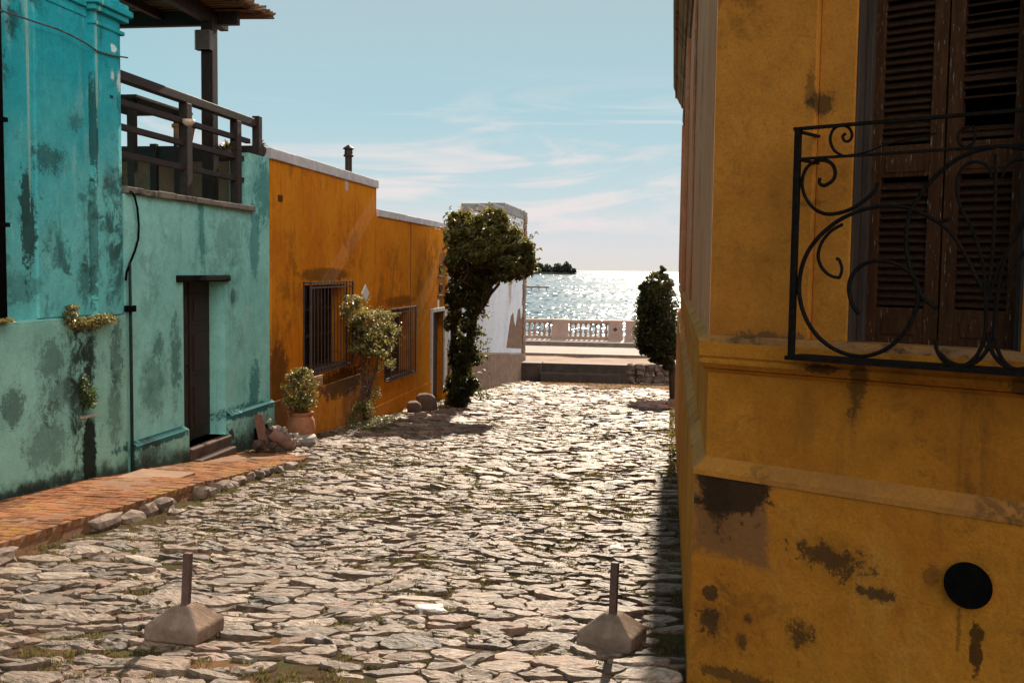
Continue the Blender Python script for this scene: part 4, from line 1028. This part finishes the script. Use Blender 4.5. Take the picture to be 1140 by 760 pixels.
for (x_,y_,r_,n_) in ((410,370,26,110),(400,350,14,40),(428,372,16,60),(408,395,14,40)):
    c=sp_(x_,y_,-5.70); shoots(pts,c,(.2,r_*.030,r_*.0145),n_,(.12,.34),9)
shr(428,405,8,10,150); shr(402,455,11,14,330); shr(413,440,10,10,120)
P_=np.concatenate(pts); P_=P_[P_[:,0]>-5.96]
leaves('foliage',P_,leaf_shrub,.048,sh)
pts=[]; shr(408,425,16,26,260,L=pts)
P_=np.concatenate(pts); leaves('dead_leaves',P_[P_[:,0]>-5.96],leafmat('leaf_dead',[(.12,.05,.035),(.2,.1,.06),(.24,.16,.07)],.3),.04,sh)

# weeds at its foot
wd=[]
for i in range(170): y=SY+random.gauss(-.2,.75); x=-5.7+abs(random.gauss(0,.18)); wd.append((x,y,G(y)))
w=thing('weeds','clump of pale green weeds at the foot of the climbing shrub','weeds',(-5.6,SY-.2,G(SY)))
leaves('foliage',np.concatenate([clump((x,y,z+.05),(.07,.07,.07),9,.1) for x,y,z in wd]),leafmat('leaf_weed',[(.09,.11,.04),(.18,.18,.08),(.28,.27,.14)],.3),.04,w)

# round clipped tree at the right
BY=31.0
bb=Vector((onY(750.5,430,BY).x,BY,G(BY)))
bu=thing('round_tree','dark round clipped tree on a thin trunk at the end of the ochre house','tree',tuple(bb))
mb=MB(); bp=lambda x,y,dy=0: onY(x,y,BY+dy)
mb.tube([bb+Vector((0,0,-.1)),bp(748,405),bp(741,380),bp(735,350)],[.13,.11,.10,.06],9)
for (x,y,dy) in ((720,335,.2),(745,330,-.3),(733,312,.1),(722,375,-.3),(748,365,.3)): limb(mb,bp(738,385),bp(x,y,dy),.04,.012,.1)
mb.build('trunk',simple('bark_dark',(.02,.014,.01),(.045,.03,.022),.9,14,.8,coord='pos'),bu)
pts=[]
def bb_(x,y,rx,ry,n,dy=0,sub=9):
    n=int(n*2.2); sub=int(sub*1.6); c=bp(x,y,dy); w=rx*BY/F; h=ry*BY/F
    for _ in range(sub):
        d=rng.normal(size=3); d/=np.linalg.norm(d); q=np.array(c)+d*np.array([w,w,h])*rng.uniform(.35,.85)
        pts.append(clump(q,(w*.33,w*.33,h*.26),n//sub,.4))
bb_(732,360,27,42,4600,0,46); bb_(733,335,20,26,2200,0,20); bb_(734,316,17,15,1300,0,14); bb_(737,303,5,7,200,0,5); bb_(729,385,20,16,2000,0,16); bb_(717,368,9,26,900,0,8); bb_(742,375,14,24,1200,0,10); bb_(714,345,6,20,400,0,6); bb_(746,388,12,14,1200,0,10); bb_(724,391,14,9,900,0,8); bb_(736,399,18,8,1100,0,10); bb_(743,405,13,8,800,0,8); bb_(720,325,9,14,700,0,8); bb_(722,355,14,30,1300,-.1,12)
c=bp(732,355); w=BY/F; shoots(pts,c,(26*w,26*w,48*w),130,(.08,.25),6)
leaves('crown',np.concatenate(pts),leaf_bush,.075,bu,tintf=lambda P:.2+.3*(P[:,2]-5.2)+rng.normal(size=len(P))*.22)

# ------------------------------------------------------------------ pot and broken things at the orange corner
PX,PY=-5.56,14.95
ptb=(PX,PY,G(PY)+.0)
pt=thing('potted_plant','big terracotta pot with a leafy yellow-green plant at the orange house corner','plant pot',ptb)
MB().lathe([(.10,0),(.16,.08),(.215,.24),(.205,.38),(.165,.45),(.19,.48),(.19,.51),(.16,.51),(.145,.45),(0,.44)],ptb,28,cap=False).build('pot_body',terra,pt,smooth=2)
mb=MB()
for i in range(22):
    a=random.uniform(0,2*PI); r=random.uniform(.05,.38); h=random.uniform(.75,1.15)
    mb.tube([(PX,PY,ptb[2]+.44),(PX+.4*r*math.cos(a),PY+.6*r*math.sin(a),ptb[2]+.44+h*.28),(PX+.8*r*math.cos(a),PY+r*math.sin(a),ptb[2]+h)],.006,5)
mb.build('stem',stem_m,pt)
pts=[]
for i in range(120):
    a=random.uniform(0,2*PI); r=random.uniform(0,.34); z=random.uniform(.52,1.15); k=math.sin(min(.97,max(.12,(z-.42)/.78))*PI)**.5
    pts.append(clump((PX+.7*r*k*math.cos(a),PY+1.25*r*k*math.sin(a),ptb[2]+z),(.06,.07,.06),34,.1))
P_=np.concatenate(pts); P_=P_[P_[:,0]>-5.96]
leaves('foliage',P_,leaf_shrub,.042,pt)
# broken jar lying tilted
c0=onX(309,480,-5.42); c1=onX(327,500,-5.35)
jr=thing('broken_jar','long broken clay jar leaning tilted against the terracotta pot','jar',(-5.43,(c0.y+c1.y)/2,G(15)))
mb=MB(); a=Vector((-5.52,c0.y-.05,c0.z+.02)); b=Vector((-5.34,c1.y,max(c1.z,G(c1.y)+.05)))
d=(b-a); n_=9; prf=[.07,.10,.105,.10,.10,.105,.095,.075,.035]
mb.tube([a+d*i/(n_-1) for i in range(n_)],prf,14,cap=False)
mb.build('jar_body',simple('jar_m',(.22,.12,.10),(.36,.24,.20),.8,7,.9,coord='pos',spots=(.10,.06,.05),bd=.02),jr,smooth=True)
mb=MB()
for i in range(16):
    t=random.uniform(.0,1); q=a+d*t+Vector((.06,-.02,.10))+Vector([random.gauss(0,.03) for _ in range(3)]); mb.rock(q,(.035,.04,.03),i,0,.3,1)
mb.build('shell_crust',stone_m,jr)
c=onX(298,498,-5.70)
pl=MB().bar((-5.74,c.y,G(c.y)+.02),(-5.86,c.y+.05,G(c.y)+.52),.13,.04,up=Vector((0,1,0)))
tag(pl.build('wooden_plank',simple('plank',(.20,.09,.06),(.30,.15,.10),.8,6,.5,stretch=(3,3,.5)),origin=(-5.74,c.y,G(c.y)),bevel=.006),'short reddish plank leaning against the teal house corner beside the clay jar','plank')
c=onG(350,497); 
tag(MB().rock((c.x-.15,c.y,G(c.y)+.09),(.17,.2,.10),77,.3,.2).build('boulder',stone_m,origin=(c.x,c.y,G(c.y))),'pale topped stone lying beside the terracotta pot','stone','loose stones by the pot')
for i,(x,y,s,l) in enumerate(((288,505,.09,'small dark stone at the foot of the teal plinth by the drain gap'),(303,505,.07,'smallest dark stone at the foot of the leaning plank'))):
    c=onG(x,y); tag(MB().rock((c.x,c.y,G(c.y)+.13),(s,s*1.3,s*.8),80+i,.3,.2).build('boulder',simple('dark_stone%d'%i,(.06,.035,.028),(.12,.07,.055),.9,6,.7,coord='pos'),origin=(c.x,c.y,G(c.y))),l,'stone','loose stones by the pot')
for (x,y,s,l) in ((474,457,.34,'rounded boulder beside the orange house doorway'),(461,459,.22,'small dark boulder at the end of the orange plinth')):
    c=onG(x,y); c.x=max(c.x,-5.85+s*.3); tag(MB().rock((c.x,c.y,G(c.y)+s*.4),(s*.7,s,s*.75),90+int(x),.3,.14).build('boulder',simple('boulder_m'+str(x),(.085,.045,.03),(.15,.085,.055),.9,4,.7,coord='pos'),origin=(c.x,c.y,G(c.y)),smooth=True),l,'stone','boulders by the doorway')
# small concrete slab on the pavement
c=onG(172,541); 
tag(MB().prism([(-5.9,c.y-.25),(-5.25,c.y-.32),(-5.18,c.y+.22),(-5.85,c.y+.30)],pz(-5.5,c.y)-.05,pz(-5.5,c.y)+.014).build('mortar_patch',simple('patch',(.26,.14,.08),(.33,.19,.115),.9,5,.6,coord='pos'),origin=(-5.5,c.y,G(c.y)),bevel=.006),'pale mortar patch covering the bricks in front of the teal door','patch')

# ================================================================== BOLLARDS
def bollard():
    t=thing('bollard','','bollard',(0,0,0),'concrete based bollards in the street')
    a=.215; top=.062; m2=MB()
    V=[(-a,-a,-.06),(a,-a,-.06),(a,a,-.06),(-a,a,-.06),(-a,-a,.045),(a,-a,.045),(a,a,.045),(-a,a,.045),(-top,-top,.165),(top,-top,.165),(top,top,.165),(-top,top,.165)]
    Fc=[(0,3,2,1)]+[(k+i,k+(i+1)%4,k+4+(i+1)%4,k+4+i) for k in (0,4) for i in range(4)]+[(8,9,10,11)]
    m2.add(V,Fc).build('base',conc,t,bevel=.014,seg=2)
    MB().box(-.028,.028,-.028,.028,.15,.52).build('post',simple('rusty_post',(.075,.04,.032),(.12,.065,.05),.7,20,.4),t,bevel=.005)
    return t
b1=bollard(); b1.scale=(.74,.74,.80); b2=copy_tree(b1)
q=onG(205,707); b1.location=(q.x+.02,q.y-.03,G(q.y)+.06); b1.rotation_euler=(R(-4),R(1),R(-3)); b1['label']='concrete pyramid bollard with a rusty post, standing sunlit towards the brick pavement'
q=onG(681,716); b2.location=(q.x,q.y+.02,G(q.y)+.04); b2.rotation_euler=(R(-4),0,R(-15)); b2['label']='concrete pyramid bollard with a rusty post, in the strip of shade along the ochre house'
# loose pale stones lying on the paving
for (x,y,s,l) in ((686,614,.05,'small bright white stone beyond the bollard nearest the ochre house'),(480,681,.062,'pale smooth stone lying in the middle of the paving')):
    c=onG(x,y); tag(MB().rock((c.x,c.y,gz(c.x,c.y)+.022),(s*1.3,s*1.1,s*.38),int(x),.2,.28,3).build('loose_stone',simple('pale%d'%x,(.55,.50,.45),(.68,.64,.60),.7,6,.5,bd=.008),origin=(c.x,c.y,G(c.y)),smooth=False),l,'stone','loose pale stones on the road')
# ================================================================== RIGHT HOUSE
rh=thing('ochre_house','large stained ochre corner house with a shuttered window behind an iron railing','house',(1.2,6.5,G(6)))
YE=26.0; XS=.18; S1=7.0
Bc=FR(S1,0,0)
def foot(e):   # building outline pushed out by e on both visible faces
    # corner = intersection of the two offset lines
    ux,uy=U.x,U.y; P0=A0+NN*e; s=(XS-e-P0.x)/ux; c=(XS-e,P0.y+uy*s)
    b=FR(S1,e,0)
    return [c,(b.x,b.y),(9,b.y+1),(9,YE+ (0 if e<=0 else min(e,.04))),(XS-e,YE+(0 if e<=0 else min(e,.04)))]
def twoface(mb_front,mb_side,e,z0,z1,e1=None):
    """the front face and the street face as slabs that meet at the corner, bottom offset e, top offset e1"""
    e1=e if e1 is None else e1
    A=foot(e); B=foot(e1); bk=foot(-.4)
    c0=Vector((*A[0],z0)); c1=Vector((*B[0],z1)); cb0=Vector((*bk[0],z0)); cb1=Vector((*bk[0],z1))
    f0=Vector((*A[1],z0)); f1=Vector((*B[1],z1)); fb0=Vector((*bk[1],z0)); fb1=Vector((*bk[1],z1))
    mb_front.add([c0,f0,fb0,cb0,c1,f1,fb1,cb1],[(0,3,2,1),(4,5,6,7),(0,1,5,4),(1,2,6,5),(2,3,7,6),(3,0,4,7)])
    g0=Vector((A[4][0],YE,z0)); g1=Vector((B[4][0],YE,z1)); gb0=Vector((bk[4][0],YE,z0)); gb1=Vector((bk[4][0],YE,z1))
    mb_side.add([g0,c0,cb0,gb0,g1,c1,cb1,gb1],[(0,3,2,1),(4,5,6,7),(0,1,5,4),(1,2,6,5),(2,3,7,6),(3,0,4,7)])
zP=fpx(774,524,.055)[1]       # top of the plinth face
zPl=fpx(789,505,.0)[1]
zM0=fpx(791,414,.0)[1]; zM1=fpx(781,397,.045)[1]; zM2=fpx(781,380,.045)[1]; zM3=fpx(790,372,0)[1]
print('z levels',zP,zPl,zM0,zM1,zM2,zM3)
a,b=MB(),MB(); twoface(a,b,.095,2.2,zP-.012,.055); a.build('plinth',ochre_low,rh,bevel=.008); 
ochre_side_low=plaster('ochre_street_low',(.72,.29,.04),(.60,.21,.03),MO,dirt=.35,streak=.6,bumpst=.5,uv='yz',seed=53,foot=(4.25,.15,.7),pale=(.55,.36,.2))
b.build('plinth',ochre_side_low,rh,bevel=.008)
a,b=MB(),MB(); twoface(a,b,.062,zP-.012,zP+.012); twoface(a,b,.055,zP+.012,zPl-.012,.0); a.build('ledge',plaster('ledge_front',(.54,.22,.035),(.40,.17,.05),MO,dirt=.6,streak=.1,bumpst=.5,uv='xz',seed=55,dsc=3),rh); b.build('ledge',ochre_ledge,rh)
a,b=MB(),MB(); twoface(a,b,0,zPl-.02,zM0); a.build('dado',ochre_mid,rh); b.build('dado',ochre_side_low,rh)
# moulding: roll, groove, fascia, mossy slope
a,b=MB(),MB()
for (e0,z0,e1,z1) in ((.0,zM0,.014,zM0+.012),(.014,zM0+.012,.022,zM0+.02),(.022,zM0+.024,.045,zM0+.05),(.045,zM0+.05,.045,zM1-.012),(.045,zM1-.012,.034,zM1),(.034,zM1,.036,zM1+.008),(.045,zM1+.008,.047,zM2)): twoface(a,b,e0,z0,z1,e1)
a.build('moulding',ochre_mid,rh); b.build('moulding',ochre_side_low,rh)
a,b=MB(),MB(); twoface(a,b,.047,zM2,zM3,.0); a.build('moulding_top',plaster('ledge_front2',(.46,.20,.045),(.26,.13,.06),MO,dirt=.9,streak=.1,bumpst=.6,uv='xz',seed=58,dsc=3),rh); b.build('moulding_top',ochre_ledge,rh)

# upper wall front with the window opening
sO0,_=fpx(946,200,0); s1b,_=fpx(905,200,0); zsill=fpx(1000,386,-.05)[1]; ztop=8.35
sC,_=fpx(1053,200,-.16); half=sC-fpx(962,200,-.16)[0]; sO1=sC+ (sC-sO0)
def fbox(mb,s0,s1,d0,d1,z0,z1): return mb.obox(Vector((A0.x,A0.y,0)),U,NN,ZZ,(s0,s1),(d0,d1),(z0,z1))
Ztop=10.2
mb=MB()
def fslab(s0,s1,z0,z1): fbox(mb,s0,s1,-.45,0,z0,z1)
b0=foot(0); bk=foot(-.45)
# corner pier as a prism so that both faces are flush
c0=b0[0]; pr=FR(s1b,0,0); prb=FR(s1b,-.45,0)
mb.prism([c0,(pr.x,pr.y),(prb.x,prb.y),bk[0]],zM3-.004,Ztop)
fslab(sO1+(s1b and (sO0-s1b)),S1,zM3-.004,Ztop); fslab(s1b,sO1+(sO0-s1b),ztop+.1,Ztop)
fbox(mb,s1b,sO0,-.45,-.03,zM3-.004,ztop+.1); fbox(mb,sO1,sO1+(sO0-s1b),-.45,-.03,zM3-.004,ztop+.1)
mb.build('wall',ochre_up,rh,bevel=.006)
sm=MB(); 
wall_x(sm,XS,c0[1]+.0,YE,zM3-.004,Ztop,[(17.4,18.9,5.75,8.6),(21.6,23.1,5.75,8.6)],.4,-1)
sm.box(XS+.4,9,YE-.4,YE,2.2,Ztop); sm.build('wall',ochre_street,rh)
sm=MB(); sm.box(XS,9,YE,YE+.004,2.2,zM3); sm.build('end_wall',ochre_side_low,rh)
for (xx,y0,y1) in ((.062,16.0,16.5),(.062,25.4,YE+.02),(.03,10.6,10.7)): MB().box(XS-xx,XS-.002,y0,y1,zM3+.02,9.5).build('pilaster',ochre_street,rh,bevel=.01)
for (y0,y1) in ((17.4,18.9),(21.6,23.1)):
    w=MB().box(XS+.05,XS+.09,y0,y1,5.75,8.6).build('window',shutter_m,rh)
    f=MB(); f.box(XS-.04,XS+.0,y0-.14,y0,5.7,8.75).box(XS-.04,XS,y1,y1+.14,5.7,8.75).box(XS-.045,XS,y0-.14,y1+.14,8.6,8.75); f.build('window_frame',ochre_street,w,bevel=.01)
# cornice: from street face and around the front
cm=plaster('cornice_m',(.24,.15,.07),(.30,.20,.10),MO,dirt=.9,streak=.5,bumpst=.8,seed=66,dsc=3)
a,b=MB(),MB()
zc=10.02; YEs=YE; YE=25.6
for (e0,z0,e1,z1) in ((.03,9.5,.06,9.62),(.08,zc-.1,.12,zc),(.13,zc,.20,zc+.14),(.24,zc+.14,.25,zc+.32),(.26,zc+.32,.29,zc+.42)): twoface(a,b,e0,z0,z1,e1)
YE=YEs
a.build('cornice',cm,rh); b.build('cornice',cm,rh)
MB().prism([p for p in foot(.0)],Ztop,Ztop+.3).build('roof',stone_m,rh)

# window: dark jamb, frame, two louvred shutters, interior
win=MB(); fbox(win,sO0,sO1,-.44,-.40,zsill,ztop); win=win.build('window',black,rh)
jb=MB(); fbox(jb,sO0,sO0+.012,-.40,-.035,zsill,ztop+.05); fbox(jb,sO1-.012,sO1,-.40,-.035,zsill,ztop+.05)
fw=simple('jamb_wood',(.028,.017,.012),(.05,.03,.022),.8,9,.6,coord='pos',stretch=(5,5,.5),spots=(.10,.06,.04))
sj,_=fpx(970,120,-.10)
fbox(jb,sO0+.012,sj,-.30,-.10,zsill,ztop); fbox(jb,2*sC-sj,sO1-.012,-.30,-.10,zsill,ztop); fbox(jb,sj,2*sC-sj,-.30,-.10,ztop-.06,ztop)
jb.build('window_frame',fw,win,bevel=.004)
DS=-.13
def sx(x,y,d=DS): return fpx(x,y,d)[0]
e=[sx(970,70),sx(985,70),sx(1043,70),sx(1057,70),sx(1060,70),sx(1075,70)]
stile=e[1]-e[0]
zr1=fpx(1010,225,DS)[1]; zr0=fpx(1010,255-56,DS)[1]
zmid0=fpx(985,198,DS)[1]; zmid1=fpx(985,163,DS)[1]; zbot=fpx(985,342,DS)[1]
for k in range(2):
    if k==0: s0,s1=e[0],sC-.004
    else: s0,s1=sC+.004,2*sC-e[0]
    sh_=MB(); stl=stile*1.0
    fbox(sh_,s0,s0+stl,DS-.045,DS,zsill+.01,ztop-.07); fbox(sh_,s1-stl,s1,DS-.045,DS,zsill+.01,ztop-.07)
    for (za,zb_) in ((zsill+.01,zbot),(zmid0,zmid1),(ztop-.19,ztop-.07)): fbox(sh_,s0+stl,s1-stl,DS-.043,DS-.003,za,zb_)
    fbox(sh_,s0+stl+.03,s1-stl-.03,DS-.003,DS+.004,zsill+.05,zbot-.04); fbox(sh_,s0+stl+.02,s1-stl-.02,DS-.003,DS+.003,zmid0+.02,zmid1-.02)
    so=sh_.build('shutter',shutter_m,win,bevel=.003); so['label']='left louvred shutter with flaking paint' if k==0 else 'right louvred shutter with gaps between slats'
    for (za,zb_) in ((zbot,zmid0),(zmid1,ztop-.19)):
        lv=MB()
        z=za+.012; i=0
        while z<zb_-.03:
            if not (k==1 and za>zmid0 and z-zmid1<.17 and z-zmid1>.05):
                tilt=R(38 if k==0 or z<zmid0 else random.choice((18,22,60,14))); w=Vector((0,0,1))*math.sin(tilt)-NN*math.cos(tilt)*1.0
                o0=FR(0,DS-.006,z)-ZZ*0; jit=random.gauss(0,.0025)
                lv.obox(Vector((A0.x,A0.y,0))+NN*(DS-.004)+ZZ*(z+jit),U,w.normalized(),w.cross(U).normalized(),(s0+stl-.004,s1-stl+.004),(0,.048),(-.0035,.0035))
            z+=.0345; i+=1
        lv.build('louvres',slat_m,so)
sl=MB(); fbox(sl,sO0-.001,sO1+.001,-.40,.0,zsill-.05,zsill+.004); sl.build('window_sill',simple('sill_m',(.14,.085,.06),(.22,.14,.10),.8,5,.6,coord='pos'),win,bevel=.006)

# balcony slab edge (thin iron/stone shelf) and the scrolled railing
DR=.20
zrl=fpx(900,395,DR)[1]
br=thing('_tmp','x','x',(0,0,0)); bpy.data.objects.remove(br)
def q(px_,py_): s,z=fpx(px_,py_,DR); return FR(s,DR,z)
z2=lambda x,y:(860+x/2.303,100+y/2.303)
curves=[
 ([(122,226),(120,238),(128,245),(140,243),(156,230),(161,210),(152,190),(133,181),(108,184),(86,203),(76,235),(82,270),(104,302),(135,318),(170,316),(205,304),(240,280),(262,258),(270,238)],.0085),
 ([(455,330),(425,338),(395,322),(355,305),(310,298),(265,300),(218,312),(170,335),(128,368),(95,408),(75,455),(68,510),(76,560),(96,605),(130,645),(175,672),(230,683),(285,668),(330,632),(360,585),(373,530),(368,490),(345,462),(310,444),(270,438),(232,448),(205,475),(196,510),(205,550),(222,575)],.0095),
 ([(180,345),(150,362),(126,392),(117,425),(126,455),(148,476),(172,482)],.0075),
 ([(172,482),(178,460),(172,438),(164,432)],.007),
 ([(395,322),(440,350),(475,390),(500,435),(522,480),(545,520)],.008),
 ([(570,146),(520,158),(470,180),(425,215),(385,260),(355,310),(343,365),(345,420),(360,480),(385,530),(420,560)],.0095),
 ([(545,495),(548,560),(545,625),(528,675),(498,704),(465,708),(440,695),(422,668),(418,640)],.0085),
 ([(552,620),(560,665),(585,700),(620,715),(655,712),(690,690)],.0085),
 ([(547,540),(543,470),(530,410),(508,350),(482,300),(472,255),(478,215),(500,190),(530,185),(555,200),(562,225)],.0065),
 ([(550,540),(562,440),(569,330),(572,240),(572,165)],.007),
 ([(553,540),(578,460),(600,415),(630,370),(655,330)],.0065),
 ([(188,112),(180,120),(186,132),(198,130),(204,116),(196,98),(176,92),(156,102),(148,128),(158,155),(180,170)],.0065),
 ([(180,170),(240,160),(300,138),(360,124),(420,112)],.004),
 ([(505,95),(486,102),(475,118),(480,138),(497,146),(515,135),(520,112),(513,92)],.006),
]
rg=MB(); Cs=None
sc_=fpx(*z2(572,300),DR)[0]
sL=fpx(887,143,DR)[0]; sRt=2*sc_-sL
def bspl(pts,k=4):
    out=[]; P=[pts[0]]+pts+[pts[-1]]
    for i in range(1,len(P)-2):
        for j in range(k):
            t=j/k; a,b,c,d=P[i-1],P[i],P[i+1],P[i+2]
            out.append(.5*((2*b)+(c-a)*t+(2*a-5*b+4*c-d)*t*t+(3*b-a-3*c+d)*t**3))
    return out+[pts[-1]]
for ci,(c,r) in enumerate(curves):
    pp=[q(*z2(*p)) for p in c]; sm_=bspl(pp)
    rg.tube(sm_,r,6,flat=None)
    if ci not in (10,9,12):
        mir=[]
        for p in sm_:
            d=p-Vector((A0.x,A0.y,0)); s=d.dot(U); mir.append(FR(2*sc_-s,DR,p.z))
        rg.tube(mir,r,6)
rg.build('scrollwork',ironrail,None)
scroll=bpy.data.objects['scrollwork']
rl_=thing('window_railing','black wrought iron railing of large scrolls in front of the shuttered window','railing',tuple(FR((sL+sRt)/2,DR,zrl)))
def reparent(o,t):
    for v in o.data.vertices: v.co-=Vector(t.location)
    o.parent=t
reparent(scroll,rl_)
zt_r=fpx(890,143.4,DR)[1]; zt2=fpx(895,177,DR)[1]
z_b=fpx(890,396,DR)[1]
mb=MB(); fbox(mb,sL-.01,sRt+.01,DR-.014,DR+.014,zt_r-.007,zt_r+.006); mb.build('handrail',ironrail,rl_)
mb=MB(); fbox(mb,sL,sRt,DR-.010,DR+.010,zt2-.005,zt2+.006); mb.build('rail',ironrail,rl_)
mb=MB(); fbox(mb,sL-.015,sRt+.015,-.02,DR+.02,z_b-.02,z_b-.002); mb.build('base_plate',ironrail,rl_)
for s in (sL+.008,sRt-.008):
    mb=MB(); fbox(mb,s-.0125,s+.0125,DR-.0125,DR+.0125,z_b-.002,zt_r-.007); mb.build('post',ironrail,rl_)
    mb=MB(); 
    for z in (zt_r-.012,zt2): mb=MB(); fbox(mb,s-.008,s+.008,-.01,DR-.014,z-.006,z+.006); mb.build('wall_bracket',ironrail,rl_)
# drain hole in the plinth: flat black disc painting the shade inside it
s,z=fpx(1078,651,.085); mb=MB(); n_=28; rr_=.098
e_=.062; cpt=FR(s,e_-.02,z); V=[]
for d,r in ((.030,rr_),(.031,rr_*.96),(.028,rr_*.95)):
    for k in range(n_): t=2*PI*k/n_; V.append(cpt+NN*(d+.02)+U*math.cos(t)*r+ZZ*math.sin(t)*r)
Fc=[(i*n_+k,i*n_+(k+1)%n_,(i+1)*n_+(k+1)%n_,(i+1)*n_+k) for i in range(2) for k in range(n_)]+[tuple(2*n_+k for k in range(n_))]
mb.add(V,Fc).build('drain_hole',black,rh)
# weeds sprouting from the joint between road and the house
pts=[]
for _ in range(26):
    y=random.choice((random.gauss(12.5,.5),random.gauss(17,1.5),random.gauss(21,1))); pts.append(clump((.03,y,G(y)+random.uniform(.05,.32)),(.05,.12,.07),26,.1))
wk=thing('wall_weeds','dry weeds growing in the joint along the foot of the ochre house','weeds',(.03,14,G(14)))
P_=np.concatenate(pts); leaves('foliage',P_[P_[:,0]<.08],leaf_shrub,.045,wk)

# ================================================================== LIGHT, SKY, CAMERA
EL=R(28.5); AZ=R(.08)
sd=Vector((math.sin(AZ)*math.cos(EL),math.cos(AZ)*math.cos(EL),math.sin(EL)))
L=bpy.data.lights.new('sun','SUN'); L.energy=5.0; L.angle=R(.55); L.color=(1,.83,.64)
lo=bpy.data.objects.new('sun',L); COL.objects.link(lo); lo.rotation_euler=sd.to_track_quat('Z','Y').to_euler(); lo.location=(0,0,30)
W=bpy.data.worlds.new('World'); SC.world=W; W.use_nodes=True; n=N(W.node_tree)
sky=n.node('ShaderNodeTexSky',sky_type='NISHITA'); sky.sun_disc=False; sky.sun_elevation=EL; sky.sun_rotation=AZ; sky.altitude=0; sky.air_density=1.0; sky.dust_density=1.6; sky.ozone_density=1.5
gd=n.node('ShaderNodeTexCoord').outputs['Generated']; X,Y,Z=n.sep(gd)[0:3]
K=10.0   # the background strength is 0.10
nis=n.mix(1.0,sky.outputs[0],(.9,1.02,1.0),'MULTIPLY')
nis=n.node('ShaderNodeVectorMath',{0:nis,1:(9.0,9.0,9.0)},operation='MINIMUM').outputs[0]
g=n.node('ShaderNodeValToRGB',{0:n.lin(Z,-.02,.98,0,1)}); el=g.color_ramp.elements
SB=.565
cs=[(0,(.68,.60,.60)),(.04,(.60,.585,.595)),(.09,(.42,.57,.61)),(.17,(.255,.49,.57)),(.28,(.27,.42,.48)),(1,(.20,.27,.33))]
el[0].position=0; el[0].color=(*cs[0][1],1); el[1].position=1; el[1].color=(*cs[-1][1],1)
for p_,c_ in cs[1:-1]: x_=el.new(p_); x_.color=(*c_,1)
grad=n.mix(1.0,g.outputs[0],(K*SB,K*SB,K*SB),'MULTIPLY')
col=n.mix(.12,grad,nis)
# thin wisps low over the sea
cv=n.mp(gd,(1.0,1.0,7.5),loc=(.35,.2,.1)); c1=n.noise(cv,2.9,9,.60,1.6)
band=n.m('MULTIPLY',n.step(Z,.0,.04),n.step(Z,.20,.09))
mask=n.m('MULTIPLY',n.step(n.m('ADD',c1,n.m('MULTIPLY',X,.16)),.43,.62),band)
col=n.mix(n.m('MULTIPLY',mask,.85),col,(8.4*SB,7.6*SB,7.5*SB))
# bright clouds added out of view, behind right, to lift the shaded walls
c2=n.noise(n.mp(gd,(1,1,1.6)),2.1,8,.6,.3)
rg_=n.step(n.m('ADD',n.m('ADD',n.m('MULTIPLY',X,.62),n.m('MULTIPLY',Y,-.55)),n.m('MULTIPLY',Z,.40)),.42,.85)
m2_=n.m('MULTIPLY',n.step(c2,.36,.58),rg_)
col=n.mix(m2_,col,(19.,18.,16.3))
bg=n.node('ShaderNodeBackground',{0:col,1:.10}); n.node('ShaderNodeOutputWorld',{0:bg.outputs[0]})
cd=bpy.data.cameras.new('camera'); cam=bpy.data.objects.new('camera',cd); COL.objects.link(cam); SC.camera=cam
cd.sensor_width=36; cd.lens=F/1140*36; cd.clip_start=.05; cd.clip_end=30000
cam.matrix_world=Matrix.Translation(CP)@CM.to_4x4()
SC.view_settings.view_transform='Standard'; SC.view_settings.look='None'; SC.view_settings.gamma=1; SC.view_settings.exposure=.86
SC.cycles.use_denoising=True
try: SC.cycles.denoiser='OPENIMAGEDENOISE'; SC.cycles.denoising_prefilter='ACCURATE'
except Exception: pass
SC.cycles.max_bounces=6; SC.cycles.transparent_max_bounces=4; SC.cycles.sample_clamp_indirect=6
SC.cycles.use_adaptive_sampling=True
SC.cycles.caustics_reflective=False
